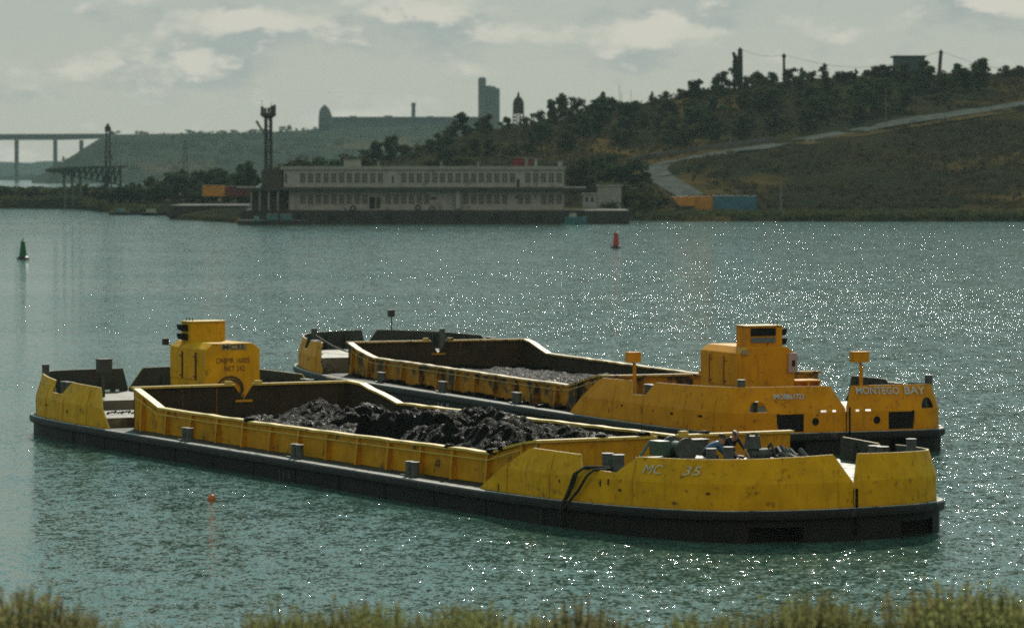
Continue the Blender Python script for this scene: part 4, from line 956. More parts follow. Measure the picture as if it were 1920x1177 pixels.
M['tyre'] = mat('quay_tyre_rubber', (.018, .018, .018), .9, .1, (.025, .025, .024), 3)
QD = 842.0
def X(px, d=QD): return (px - 960) / FPX * d
b = MB(); qz = 3.05
b.prism([(X(452), QD), (X(1180), QD), (X(1180), QD + 30), (X(452), QD + 30)], -1.5, qz)
q = tag(b.build('quay', M['quay']), kind='structure')
of = empty('office_building', (0, QD + 4, 0), 0, 'long two-storey pale harbour office with rows of windows on the far quay', 'building')
fy = 0.0                                                    # local y of the facade
z0, z1, z2, z3 = qz, zat(357, QD + 4), zat(351, QD + 4), zat(318, QD + 4)
b = MB(); b.prism([(X(540), fy), (X(1058), fy), (X(1058), 13), (X(540), 13)], z0, z1); b.build('lower_storey', M['office'], of)
b = MB(); b.prism([(X(530), fy), (X(1058), fy), (X(1058), 13), (X(530), 13)], z2, z3); b.build('upper_storey', M['office'], of)
b = MB(); b.prism([(X(440), -2.6), (X(1100), -2.6), (X(1100), 14), (X(440), 14)], z1, z2); b.build('terrace', M['terrace'], of)
b = MB(); b.prism([(X(524), -.5), (X(1061), -.5), (X(1061), 13.6), (X(524), 13.6)], z3, z3 + .75); b.build('roof', M['officetrim'], of)
b = MB(); b.prism([(X(488), .3), (X(527), .3), (X(527), 11), (X(488), 11)], z2, z3 - .1); b.build('side_room', M['brownroom'], of)
b = MB(); b.prism([(X(466), 2.2), (X(538), 2.2), (X(538), 11), (X(466), 11)], z0, z1); b.build('side_store', M['brownroom'], of)
for px in (470, 486, 503, 520):
    b = MB(); b.box((X(px), -1.8, (z0 + z1) / 2), (.3, .3, z1 - z0 - .01)); b.build('column', M['officetrim'], of)
def window(px0, px1, za, zb, cols_=2, nrows=3):
    x0, x1 = X(px0, QD + 4), X(px1, QD + 4); w_ = x1 - x0
    p = MB(); p.box(((x0 + x1) / 2, fy - .005, (za + zb) / 2), (w_, .05, zb - za)); p = p.build('window', M['pane'], of)
    s_ = MB()
    for k in range(cols_ + 1): s_.box((x0 + w_ * k / cols_, fy - .05, (za + zb) / 2), (.10, .07, zb - za + .1))
    for k in range(nrows + 1): s_.box(((x0 + x1) / 2, fy - .052, za + (zb - za) * k / nrows), (w_ + .1, .06, .08))
    s_.build('sash', M['sash'], p)
ua, ub = zat(342.5, QD + 4), zat(324.5, QD + 4); la, lb = zat(382.5, QD + 4), zat(364.5, QD + 4)
skip = (733,)
for px in [563 + 14.55 * k for k in range(34)]:
    if px > 1045 or 726 < px + 5 < 746 or 964 < px + 5 < 982: continue
    window(px, px + 10, ua, ub)
for px in [563 + 14.55 * k for k in range(34)]:
    if px > 1045 or 690 < px + 5 < 722 or 808 < px + 5 < 862 or 905 < px + 5 < 912 or 948 < px + 5 < 974 or 990 < px + 5 < 1006: continue
    window(px, px + 10, la, lb)
def onwall(name, px0, px1, py0, py1, m, dep=.12, y=-.02):
    d = QD + 4; b = MB(); b.box(((X(px0, d) + X(px1, d)) / 2, fy + y, (zat(py0, d) + zat(py1, d)) / 2), (X(px1, d) - X(px0, d), dep, zat(py0, d) - zat(py1, d))); return b.build(name, m, of)
onwall('door', 693, 703, 369, 391, M['dark']); onwall('door', 705, 713, 369, 391, M['brownroom']); onwall('door', 969, 974, 336, 350, M['dark']); onwall('door', 735, 738, 330, 343, M['dark'])
onwall('slim_window', 535, 538, 325, 343, M['pane']); onwall('vent', 808, 818, 370, 374, M['dark']); onwall('vent', 966, 975, 368, 372, M['dark'])
onwall('porch', 855, 863, 355, 391, M['office'], 1.6, -.8); onwall('awning', 898, 912, 354, 359, M['brownroom'], 1.4, -1.9)
def roofbox(px0, px1, py1, m, name, y=3.0, dpt=4.0):
    d = QD + 4 + y; b = MB(); zb = z3 + .76; b.box(((X(px0, d) + X(px1, d)) / 2, y + dpt / 2, (zb + zat(py1, d)) / 2), (X(px1, d) - X(px0, d), dpt, zat(py1, d) - zb)); o = b.build(name, m, of)
    b = MB(); b.box(((X(px0, d) + X(px1, d)) / 2, y + dpt / 2, zat(py1, d) + .06), (X(px1, d) - X(px0, d) + .5, dpt + .5, .12)); b.build('hut_roof', M['officetrim'], o); return o
o = roofbox(645, 676, 300, M['office'], 'roof_hut'); d_ = QD + 7; b = MB(); b.box((X(667, d_), 2.97, z3 + 1.6), (.9, .06, 1.3)); b.build('hut_door', M['sash'], o)
roofbox(961, 984, 296, M['redhut'], 'roof_hut'); roofbox(984, 990, 297, M['office'], 'roof_hut', 3.2, 3); roofbox(990, 997, 297, M['redhut'], 'roof_hut', 3.0, 4); roofbox(1002, 1007, 299, M['office'], 'chimney', 3.0, 1.2); roofbox(1046, 1054, 303, M['office'], 'chimney', 3.0, 1.5)
for px in (708, 826, 895): roofbox(px, px + 3, 304, M['officetrim'], 'chimney', 4, .5)
# tyres hung along the quay
def ring(b, c, R0, r0, n=14, m=6):
    q = []; fs = []
    for i in range(n):
        for j in range(m):
            a, e = 2 * PI * i / n, 2 * PI * j / m; q.append((c[0] + (R0 + r0 * math.cos(e)) * math.cos(a), c[1] + r0 * math.sin(e), c[2] + (R0 + r0 * math.cos(e)) * math.sin(a)))
    for i in range(n):
        for j in range(m): fs.append((i * m + j, i * m + (j + 1) % m, ((i + 1) % n) * m + (j + 1) % m, ((i + 1) % n) * m + j))
    b.add(q, fs)
for px, z in ((662, 3.5), (784, 3.6), (810, 3.4), (560, 1.6), (620, 1.5), (730, 1.6), (860, 1.5), (930, 1.6), (1010, 1.5)):
    b = MB(); ring(b, (X(px), QD - .25, z), .52, .2); tag(b.build('tyre', M['tyre'], None, smooth=True), 'black rubber tyre hung as a fender on the dark quay wall', 'tyre', 'tyres along the quay')
# pontoon and cyan skiffs
def skiff(px0, px1, d, h, m, label, cat='boat', grp=None):
    x0, x1 = X(px0, d), X(px1, d); w_ = x1 - x0; r = empty('small_boat', ((x0 + x1) / 2, d, 0), 0, label, cat, grp); b = MB(); prof = []
    for t, ww, zz in ((-.5, .5, .15), (-.35, .9, 0), (0, 1, -.05), (.3, .85, 0), (.5, .08, .3)): prof.append((t * w_, ww * 1.1, h + zz))
    for x, ww, zz in prof: b.v += [(x, -ww, zz), (x * .96, -ww * .6, -.4), (x * .96, ww * .6, -.4), (x, ww, zz)]
    for i in range(4):
        for k in range(4): b.f.append((i * 4 + k, (i + 1) * 4 + k, (i + 1) * 4 + (k + 1) % 4, i * 4 + (k + 1) % 4)); b.m.append(0)
    b.f += [(3, 2, 1, 0), (16, 17, 18, 19)]; b.m += [0, 0]; b.build('hull', m, r)
    b = MB(); b.box((-.12 * w_, 0, h + .45), (w_ * .34, 1.4, .9), top=.85); b.build('cabin', M['cyan'] if m is M['quay'] else M['officetrim'], r); return r
pt = empty('pontoon', (X(512, 830), 830, 0), 0, 'dark floating pontoon moored at the left end of the quay', 'pontoon')
b = MB(); b.box((0, 0, .3), (X(575, 830) - X(447, 830), 6, 1.5)); b.build('deck', M['quay'], pt)
for k in range(7): b = MB(); b.tube([(-7 + 2.3 * k, -2.8, 1.05), (-7 + 2.3 * k, -2.8, 2.1)], .06, 6); b.build('stanchion', M['terrace'], pt)
for px0, px1, la_ in ((500, 521, 'bright cyan tarpaulin-covered crate standing on the pontoon, nearer its outer end'), (526, 547, 'bright cyan covered crate on the pontoon, nearer the building')):
    c = empty('covered_crate', (X((px0 + px1) / 2, 829), 829, 1.05), 0, la_, 'crate', 'cyan crates on the pontoon'); b = MB(); b.box((0, 0, .62), (X(px1, 829) - X(px0, 829), 2.2, 1.24), top=.95); b.build('crate', M['cyan'], c, bevel=.05); b = MB(); b.box((0, 0, 1.27), (X(px1, 829) - X(px0, 829) + .1, 2.3, .08)); b.build('lid', M['terrace'], c)
skiff(1058, 1100, 836, 1.6, M['cyan'], 'cyan workboat moored at the right-hand end of the quay')
skiff(470, 498, 826, .9, M['quay'], 'dark little boat with a cyan cabin lying at the pontoon')
skiff(204, 262, 1010, .8, M['quay'], 'low dark boat moored off the left bank, beyond the green buoy'); skiff(262, 318, 1000, .8, M['tyre'], 'low black boat moored between the left bank and the long dark jetty')
# jetty with containers
b = MB(); JD = 925; b.prism([(X(318, JD), JD), (X(460, JD), JD), (X(460, JD), JD + 40), (X(318, JD), JD + 40)], -1.5, 3.4); tag(b.build('jetty', M['quay']), 'long dark jetty wall carrying the stacked containers', 'jetty')
M['cont_y'] = mat('yellow_container', (.45, .20, .015), .6, .3, (.24, .12, .02), .6); M['cont_r'] = mat('maroon_container', (.10, .022, .020), .6, .3, (.07, .018, .016), .6); M['cont_b'] = mat('blue_container', (.028, .14, .19), .6, .3, (.028, .08, .12), .6)
def container(px0, px1, py0, py1, d, m, label, grp='shipping containers on the shore', zb=None):
    x0, x1 = X(px0, d), X(px1, d); zb = zat(py1, d) if zb is None else zb; h = zat(py0, d) - zb; w_ = x1 - x0
    r = empty('shipping_container', ((x0 + x1) / 2, d, zb), 0, label, 'container', grp)
    n = int(w_ / .28); poly = [(-w_ / 2, 2.4)]
    for i in range(n + 1): xx = -w_ / 2 + w_ * i / n; poly += [(xx, .0 if i % 2 else .045)]
    poly.append((w_ / 2, 2.4)); b = MB(); b.prism(poly, .12, h - .12); b.build('body', m, r)
    for zz in (.06, h - .06): b = MB(); b.box((0, 1.2, zz), (w_ + .06, 2.5, .12)); b.build('frame_rail', m, r)
    for sx in (-1, 1): b = MB(); b.box((sx * w_ / 2, -.02, h / 2), (.14, .14, h - .24)); b.build('corner_post', m, r)
container(380, 422.5, 348, 368, JD + 8, M['cont_y'], 'yellow shipping container on the dark jetty'); container(423, 455, 349.5, 368, JD + 8, M['cont_r'], 'maroon shipping container next to the yellow one on the jetty'); container(456, 478, 352, 369, JD + 9, M['cont_r'], 'small maroon container half hidden beside the office terrace')
container(1337.5, 1418, 367, 394, 905, M['cont_b'], 'long blue shipping container by the foot of the road'); container(1302, 1336, 368, 394, 905.5, M['cont_y'], 'yellow container beside the blue one on the shore')
# yellow loader/tipper beside the containers
ld = empty('tipper_truck', (X(1280, 903), 903, zat(394, 903)), 0, 'yellow tipper truck body parked at the shore end of the road', 'truck')
xa, xb = X(1259, 903) - X(1280, 903), X(1302, 903) - X(1280, 903)
b = MB(); b.plate([(xb, 0, 1.0), (xa + 1.8, 0, 1.0), (xa, 0, 3.25), (xb, 0, 3.35)], (0, 2.4, 0)); b.build('tipper_body', M['cont_y'], ld)
b = MB(); b.box(((xa + xb) / 2 + .6, 1.2, .8), (xb - xa - 1.2, 1.0, .3)); b.build('chassis', M['tyre'], ld)
for xx in (xa + 1.6, xb - 1.5, xb - .55): b = MB(); ring(b, (xx, .1, .45), .32, .16); b.build('wheel', M['tyre'], ld)
hut = empty('white_hut', (0, 0, 0), 0, 'little white hut with two windows beside the office building', 'hut'); d_ = 872
b = MB(); hx0, hx1 = X(1093, d_), X(1119, d_); b.prism([(hx0, d_), (hx1, d_), (hx1, d_ + 4), (hx0, d_ + 4)], ground(1105, d_).z - .5, zat(364, d_)); b.build('wall', M['office'], hut)
b = MB(); b.prism([(hx0 - .3, d_ - .3), (hx1 + .3, d_ - .3), (hx1 + .3, d_ + 4.3), (hx0 - .3, d_ + 4.3)], zat(364, d_), zat(362.5, d_)); b.build('roof', M['officetrim'], hut)
for px in (1098, 1108): b = MB(); b.box((X(px, d_) + .3, d_ - .01, zat(374, d_)), (.6, .06, 1.1)); b.build('window', M['pane'], hut)
sh = empty('grey_shed', (0, 0, 0), 0, 'low grey-green shed with a flat roof under the hillside trees', 'shed'); d_ = 890
b = MB(); hx0, hx1 = X(1121, d_), X(1165, d_); b.prism([(hx0, d_), (hx1, d_), (hx1, d_ + 6), (hx0, d_ + 6)], 1.0, zat(349, d_)); b.build('wall', M['officetrim'], sh)
b = MB(); b.prism([(hx0 - .3, d_ - .4), (hx1 + .3, d_ - .4), (hx1 + .3, d_ + 6.4), (hx0 - .3, d_ + 6.4)], zat(349, d_), zat(347.5, d_)); b.build('roof', M['office'], sh)
b = MB(); b.box((X(1114, 880), 880, zat(368, 880)), (.9, .9, 1.6)); o = tag(b.build('signal_box', M['redhut']), 'small dark red box on the shore between the hut and the shed', 'box'); b = MB(); b.tube([(X(1114, 880), 880, 1.0), (X(1114, 880), 880, zat(372, 880))], .12, 6); b.build('post', M['terrace'], o)

# ------------------------------------------------------------------ masts, poles and towers
M['mast'] = mat('dark_mast_steel', (.035, .034, .034), .7, .3, (.025, .025, .025), .6); M['pole'] = mat('pole_timber', (.045, .035, .032), .85, .2, (.03, .026, .024), .8); M['palepole'] = mat('pale_lamp_pole', (.14, .15, .14), .7, .3, (.1, .11, .1), .8)
M['concrete_far'] = mat('far_concrete', (.055, .065, .065), .85, .2, (.042, .05, .05), .05); M['greensteel'] = mat('green_gantry_steel', (.030, .050, .042), .7, .3, (.024, .04, .035), .3)
def lattice(b, base, h, w0, w1, n=8, r=.07):
    cs = lambda z: (w0 + (w1 - w0) * z / h) / 2
    for sx, sy in ((-1, -1), (1, -1), (1, 1), (-1, 1)): b.tube([(base[0] + sx * cs(0), base[1] + sy * cs(0), base[2]), (base[0] + sx * cs(h), base[1] + sy * cs(h), base[2] + h)], r, 4)
    for k in range(n):
        za, zb = h * k / n, h * (k + 1) / n; a, c = cs(za), cs(zb)
        for (x0, y0), (x1, y1) in (((-1, -1), (1, -1)), ((1, -1), (1, 1)), ((1, 1), (-1, 1)), ((-1, 1), (-1, -1))):
            b.tube([(base[0] + x0 * a, base[1] + y0 * a, base[2] + za), (base[0] + x1 * c, base[1] + y1 * c, base[2] + zb)], r * .6, 4); b.tube([(base[0] + x0 * c, base[1] + y0 * c, base[2] + zb), (base[0] + x1 * c, base[1] + y1 * c, base[2] + zb)], r * .6, 4)
# signal tower behind the office
d_ = 905; tz = ground(503, d_).z - .5; tw = empty('signal_tower', (X(503.5, d_), d_, tz), 0, 'tall twin-columned signal tower with a crowded top platform and antennas', 'tower')
T = lambda py: zat(py, d_) - tz
for dx in (-.58, .62): b = MB(); b.tube([(dx, 0, 0), (dx, 0, T(219))], .42, 10); b.build('column', M['mast'], tw)
b = MB(); lattice(b, (.02, .8, 0), T(219), 1.1, 1.1, 14, .08); b.build('ladder', M['mast'], tw)
b = MB(); b.lathe((0, 0, 0), ((.8, T(223)), (1.9, T(217)), (1.95, T(212)), (1.7, T(211))), 12); b.build('platform', M['mast'], tw)
for k, (dx, a, c) in enumerate(((-1.5, 212, 200), (-.7, 212, 203), (.1, 212, 202), (.9, 212, 199), (1.5, 212, 197))): b = MB(); b.box((dx, (-1) ** k * .5, (T(a) + T(c)) / 2), (.66, .6, T(c) - T(a))); b.build('antenna_panel', M['mast'], tw)
for dx, t in ((-1.45, 188), (.75, 192), (1.6, 196)): b = MB(); b.tube([(dx, 0, T(205)), (dx, 0, T(t))], .06, 5); b.build('antenna_rod', M['mast'], tw)
b = MB(); b.tube([(-.9, 0, T(252)), (-2.9, 0, T(227))], [.25, .38], 6); b.build('boom', M['palepole'], tw)
# lattice mast by the gantry
d_ = 1140; tz = ground(203, d_).z - 1; pm_ = empty('lattice_mast', (X(203, d_), d_, tz), 0, 'dark lattice mast with a lamp head rising over the left bank', 'mast'); T = lambda py: zat(py, d_) - tz
b = MB(); lattice(b, (0, 0, 0), T(243), 2.2, 1.0, 14, .13); b.build('lattice', M['mast'], pm_)
b = MB(); b.lathe((0, 0, 0), ((.9, T(247)), (1.0, T(240)), (.55, T(236)), (.3, T(232))), 10); b.build('head', M['mast'], pm_)
b = MB(); b.tube([(0, 0, T(283)), (1.6, 0, T(300))], .15, 5); b.build('stay', M['mast'], pm_)
d_ = 1150; b = MB(); tz = ground(348, d_).z - 1; lattice(b, (X(348, d_), d_, tz), zat(264, d_) - tz, 2.6, .6, 12, .09); tag(b.build('lattice_mast', M['palepole']), 'thin pale lattice mast among the bushes left of the containers', 'mast')
# coal gantry
d_ = 1165; gz = 0; gt = empty('loading_gantry', (X(85, d_), d_, 0), 0, 'green steel loading gantry on trestle legs over the left bank', 'gantry'); xx = lambda p: X(p, d_) - X(85, d_); zz = lambda p: zat(p, d_)
b = MB(); b.plate([(xx(84), -1.5, zz(319)), (xx(92), -1.5, zz(316)), (xx(150), -1.5, zz(312.5)), (xx(237), -1.5, zz(311)), (xx(237), -1.5, zz(315)), (xx(150), -1.5, zz(316)), (xx(116), -1.5, zz(325)), (xx(95), -1.5, zz(324))][::-1], (0, 3, 0)); b.build('deck', M['greensteel'], gt)
low = lambda p: zz(325 + (p - 116) * .20)
b = MB()
for y in (-1.4, 1.4):
    b.tube([(xx(116), y, low(116)), (xx(226), y, low(226))], .28, 6); ps = [116 + 11 * k for k in range(11)]
    for k, p in enumerate(ps[:-1]): b.tube([(xx(p), y, low(p)), (xx(ps[k + 1]), y, zz(314))], .16, 5); b.tube([(xx(ps[k + 1]), y, zz(314)), (xx(ps[k + 1]), y, low(ps[k + 1]))], .16, 5)
b.build('truss', M['greensteel'], gt)
for p in (121, 136, 151, 201, 227): b = MB(); b.box((xx(p), 0, (zz(320) - .5) / 2), (.65, 2.4, zz(320) + .5)); b.build('trestle_leg', M['greensteel'], gt)
# bridge
BD = 3980; bz = lambda p: zat(p, BD); br = empty('road_bridge', (X(-330, BD), BD, 0), 0, 'long high road bridge on slender piers running to the far plateau', 'bridge'); bx_ = lambda p: X(p, BD) - X(-330, BD)
b = MB(); b.plate([(bx_(-330), 0, bz(263)), (bx_(120), 0, bz(262.5)), (bx_(215), 0, bz(259)), (bx_(215), 0, bz(252.5)), (bx_(-330), 0, bz(255))], (0, 18, 0)); b.build('deck', M['concrete_far'], br)
b = MB(); b.plate([(bx_(-330), -.5, bz(255)), (bx_(215), -.5, bz(252.5)), (bx_(215), -.5, bz(250.8)), (bx_(-330), -.5, bz(253.3))], (0, .4, 0)); b.build('parapet', M['concrete_far'], br)
for p in (-282, -178, -74, 30, 102.5, 151.5): b = MB(); b.box((bx_(p), 9, (bz(263) - 2) / 2), (3.5, 9, bz(263) + 2 - .05)); b.build('pier', M['concrete_far'], br)
# works on the plateau
FD = 3990; fz = lambda p: zat(p, FD); FX = lambda p: X(p, FD)
si = empty('silo_tower', (FX(916), FD, 0), 0, 'tall hazy twin silo tower with one slim and one broad shaft on the skyline', 'silo'); sx_ = lambda p: FX(p) - FX(916)
b = MB(); b.box((sx_(904), 0, (fz(240) + fz(149)) / 2), (FX(911.5) - FX(897), 12, fz(149) - fz(240))); b.lathe((sx_(904), 0, 0), ((4.0, fz(149.5)), (3.2, fz(146)), (.5, fz(145.5))), 12); b.build('slim_shaft', M['concrete_far'], si)
b = MB()
for k in range(3): b.lathe((sx_(915.5 + 7.2 * k), 1.5, 0), ((4.1, fz(240)), (4.1, fz(163 + 1.2 * k * k)), (3.4, fz(161.3 + 1.2 * k * k))), 14)
b.build('broad_shaft', M['concrete_far'], si)
sx_far = lambda p: FX(p) - FX(735)
wk = empty('works_building', (FX(735), FD, 0), 0, 'long low works building with a straight roof on the far plateau', 'building'); sx_ = lambda p: FX(p) - FX(735)
b = MB(); b.prism([(sx_(618), 0), (sx_(905), 0), (sx_(905), 40), (sx_(618), 40)], fz(246), fz(223)); b.build('wall', M['concrete_far'], wk)
b = MB(); b.prism([(sx_(614), -4), (sx_(908), -4), (sx_(908), 44), (sx_(614), 44)], fz(223), fz(219.5)); b.build('roof', M['mast'], wk)
dm = empty('storage_dome', (FX(612), FD - 30, 0), 0, 'dark bell-shaped storage dome at the end of the long works', 'dome')
b = MB(); b.lathe((0, 0, 0), ((6.6, fz(250)), (6.6, fz(222)), (6.0, fz(212)), (4.6, fz(205)), (2.6, fz(201)), (1.2, fz(199.5)), (.8, fz(197.5))), 18); b.build('shell', M['mast'], dm, smooth=True)
b = MB(); b.plate([(5, -2, fz(206)), (8.2, -2, fz(222)), (8.2, -2, fz(250)), (5, -2, fz(250))], (0, 4, 0)); b.build('buttress', M['concrete_far'], dm)
ch = empty('works_chimney', (FX(775), FD + 10, 0), 0, 'single short chimney standing over the long works roof', 'chimney')
b = MB(); b.lathe((0, 0, 0), ((2.2, fz(224)), (2.0, fz(200))), 12); b.build('stack', M['mast'], ch); b = MB(); b.lathe((0, 0, 0), ((2.35, fz(200)), (2.4, fz(193)), (1.6, fz(192.5))), 12); b.build('cap', M['mast'], ch)
for px, yt in ((216, 247), (262, 247), (272, 248), (358, 245), (420, 246), (440, 245), (474, 244), (530, 238), (540, 236), (556, 242), (570, 241), (590, 239)):
    p = at(px, 3975, zat(lerp_tab(FAR, px) + .8, 3975)); plant('bush' if yt > 243 else 'round', p, max(3, zat(yt, 3975) - p.z + 1), 1.6, 'tiny bush on the edge of the far plateau', 'bush', 'bushes on the far plateau', 'plateau_bush')
# belfry-like tower among the ridge trees
d_ = RIDGE_D + 30; tz = zat(240, d_); bt = empty('water_tower', (X(972, d_), d_, tz), 0, 'pale lattice-sided tower with a dark domed cap above the ridge trees', 'tower'); T = lambda p: zat(p, d_) - tz; w_ = X(982, d_) - X(962, d_)
b = MB(); lattice(b, (0, 0, 0), T(193), w_ * 1.02, w_ * .9, 7, .2); b.build('lattice', M['palepole'], bt)
b = MB(); b.lathe((0, 0, 0), ((w_ * .42, T(214)), (w_ * .42, T(196)), (w_ * .5, T(194.5)), (w_ * .46, T(189)), (w_ * .3, T(184)), (w_ * .12, T(181)), (w_ * .11, T(177)), (.05, T(172))), 14); b.build('dome', M['mast'], bt)
# things on the hilltop
def pole(px, y0, y1, d, r0, r1, m, label, head=None, lean=0, grp=None):
    z0_ = zat(y1, d) if y1 else ground(px, d).z; e = empty('pole', (X(px, d), d, z0_), 0, label, 'pole', grp); h = zat(y0, d) - z0_
    b = MB(); b.tube([(0, 0, -1), (lean, 0, h)], [r0, r1], 8); b.build('shaft', m, e)
    if head: b = MB(); b.lathe((lean, 0, h), ((head * .8, -.9), (head, -.3), (head * .5, .2), (.05, .6)), 10); b.build('head', m, e)
    return Vector((X(px, d) + lean, d, zat(y0, d)))
w1 = pole(1387, 93, 165, RIDGE_D - 6, .95, .75, M['pole'], 'thick dark mast beside a ragged tall tree, highest thing on the ridge', .8)
w2 = pole(1469, 104, 155, RIDGE_D + 10, .42, .38, M['pole'], 'dark pole with a bulbous head midway along the ridge', .72)
w3 = pole(1759, 97, 142, RIDGE_D + 4, .62, .55, M['pole'], 'leaning dark pole on the hilltop just past the square building', .7, .65)
w0 = at(1120, RIDGE_D + 40, zat(150, RIDGE_D + 40)); w4 = at(1960, RIDGE_D + 30, zat(128, RIDGE_D + 30))
def wire(p, q, s_, label):
    b = MB(); b.tube(sag(p, q, 16, s_), .045, 5); tag(b.build('power_line', M['mast']), label, 'wire')
wire(w1, w2, 1.2, 'thin overhead wire strung from the thick mast to the bulb-headed pole'); wire(w2, w3, 4.5, 'thin sagging overhead wire passing in front of the square building'); wire(w3, w4, 2.5, 'thin overhead wire running off from the leaning pole')
hb = empty('hilltop_block', (X(1706, RIDGE_D), RIDGE_D, 0), 0, 'square blue-grey block with an overhanging flat roof on the hilltop', 'building'); hz = lambda p: zat(p, RIDGE_D)
M['blueblock'] = mat('blue_grey_render', (.045, .085, .09), .8, .2, (.035, .065, .07), .3)
b = MB(); b.box((0, 5, (hz(140) + hz(108)) / 2), (X(1734, RIDGE_D) - X(1680, RIDGE_D), 10, hz(108) - hz(140))); b.build('wall', M['blueblock'], hb)
b = MB(); b.box((-.2, 5, hz(106.5)), (X(1737, RIDGE_D) - X(1678, RIDGE_D) + .4, 10.8, hz(105) - hz(108))); b.build('roof', M['mast'], hb)
for k in range(3): b = MB(); b.box((-2.6 + 2.5 * k, -.02, hz(118)), (1.1, .08, 1.3)); b.build('window', M['pane'], hb)
tb_ = empty('ridge_kiosk', (X(1132, RIDGE_D), RIDGE_D + 2, 0), 0, 'small pale tank-topped kiosk half hidden by trees on the ridge', 'kiosk'); hz = lambda p: zat(p, RIDGE_D + 2)
b = MB(); b.box((0, 0, (hz(205) + hz(181)) / 2), (1.5, 1.5, hz(181) - hz(205))); b.build('shaft', M['palepole'], tb_); b = MB(); b.lathe((-.2, 0, 0), ((.7, hz(181)), (.85, hz(176)), (.3, hz(172))), 10); b.build('tank', M['mast'], tb_)
for px, yt in ((1161, 160), (1165, 172), (1183, 170)): pole(px, yt, 200, RIDGE_D, .07, .05, M['palepole'], 'hair-thin antenna rod above the trees near the kiosk', None, 0, 'antenna rods on the ridge')
q = on_land(1661, 236); e = empty('lamp_post', q, 0, 'slim pale lamp post rising beside the hillside road', 'lamp post'); h = zat(168, q.y) - q.z
b = MB(); b.tube([(0, 0, -.3), (0, 0, h), (.2, 0, h + .3), (1.0, 0, h + .35)], .10, 6); b.build('shaft', M['palepole'], e); b = MB(); b.box((1.2, 0, h + .33), (.6, .25, .12)); b.build('lamp', M['palepole'], e)
q = ground(1464, 892); e = empty('lamp_post', q, 0, 'pale concrete post standing in the reeds right of the blue container', 'post'); h = zat(344, 892) - q.z
b = MB(); b.box((0, 0, h / 2), (.5, .5, h + .4), top=.7); b.build('shaft', M['palepole'], e); b = MB(); b.box((0, 0, h + .3), (.7, .4, .2)); b.build('cap', M['palepole'], e)
q = on_land(1370, 272); pole(1370, 232, 274, q.y, .12, .09, M['palepole'], 'thin pale pole beside the retaining wall on the slope')
# a bird over the plateau
bd = empty('bird', at(616, 900, zat(173, 900)), R(30)); tag(bd, 'small dark bird gliding in the open sky above the works', 'bird')
b = MB(); b.lathe((0, 0, 0), ((.01, -.02), (.05, 0), (.01, .02)), 6); P = []
b = MB(); b.tube([(-.22, 0, 0), (-.1, 0, .01), (.08, 0, .02), (.2, 0, .03), (.27, 0, .03)], [.02, .06, .075, .045, .01], 8)
for s_ in (-1, 1): b.add([(.1, 0, .03), (.05, s_ * .3, .13), (-.02, s_ * .62, .07), (-.1, s_ * .3, .11), (-.08, 0, .02)] + [(.1, 0, .015), (.05, s_ * .3, .115), (-.02, s_ * .62, .06), (-.1, s_ * .3, .095), (-.08, 0, .005)], ((0, 1, 2, 3, 4), (9, 8, 7, 6, 5), (0, 5, 6, 1), (1, 6, 7, 2), (2, 7, 8, 3), (3, 8, 9, 4)))
b.build('body', M['black'], bd)

# ------------------------------------------------------------------ near bank with weeds
M['bank'] = mat('near_bank_soil', (.06, .055, .03), .95, .1, (.035, .035, .02), 1.2)
def bank_z(x, y): return max(-1.5, min(4.2, 4.2 - max(0, y - 63) * .19) + .15 * fbm(x, y, .25, 3, 3))
b = MB(); nx, ny = 90, 40
for i in range(nx + 1):
    for j in range(ny + 1): x, y = -45 + i, 46 + 1.3 * j; b.v.append((x, y, bank_z(x, y)))
for i in range(nx):
    for j in range(ny): a = i * (ny + 1) + j; b.f.append((a, a + ny + 1, a + ny + 2, a + 1)); b.m.append(0)
tag(b.build('near_bank', M['bank'], None, smooth=True), kind='structure')
M['weed_g'] = mat('green_weed', (.27, .28, .10), .9, .1, (.15, .15, .05), 2.5, objvar=.15, transl=.5); M['weed_b'] = mat('brown_weed', (.25, .22, .10), .9, .1, (.16, .14, .06), 2.5, objvar=.15, transl=.45)
M['stem'] = mat('weed_stem', (.075, .068, .030), .85, .2, (.05, .045, .02), 4)
def weed_proto(seed, h, spread, nst, lm, dense):
    r = random.Random(seed); root = empty('weed_clump', (0, 0, 0)); st = MB(); lf = MB()
    for k in range(nst):
        a = r.uniform(0, 2 * PI); rr = spread * math.sqrt(r.random()) * .5; bx0, by0 = rr * math.cos(a), rr * math.sin(a); hh = h * r.uniform(.55, 1.0) * (1 - .35 * (rr / (spread * .5 + .01))); ln = r.uniform(.05, .35) * hh * .6
        la = a + r.uniform(-.6, .6); P = [(bx0 + ln * math.cos(la) * t * t, by0 + ln * math.sin(la) * t * t, hh * t - .12) for t in (0, .3, .6, .85, 1)]
        st.tube(P, [.011, .009, .007, .005, .003], 4)
        for q in range(dense):
            t = r.uniform(.22, 1.0); p = Vector((bx0 + ln * math.cos(la) * t * t, by0 + ln * math.sin(la) * t * t, hh * t - .12)); b_ = r.uniform(0, 2 * PI); L_ = r.uniform(.05, .13) * (1.25 - t * .75); d = Vector((math.cos(b_) * .7, math.sin(b_) * .7, r.uniform(.5, 1.2))).normalized() * L_
            s = d.cross(Vector((r.uniform(-1, 1), r.uniform(-1, 1), .3))).normalized() * .011
            lf.add([p, p + d * .5 + s, p + d, p + d * .5 - s], [(0, 1, 2, 3)])
    st.build('stems', M['stem'], root); lf.build('leaves', lm, root); return root
WP_ = [weed_proto(201, 1.0, .75, 44, M['weed_g'], 34), weed_proto(202, 1.0, .9, 52, M['weed_g'], 30), weed_proto(203, 1.0, .7, 34, M['weed_b'], 26), weed_proto(204, 1.0, .6, 30, M['weed_g'], 40)]
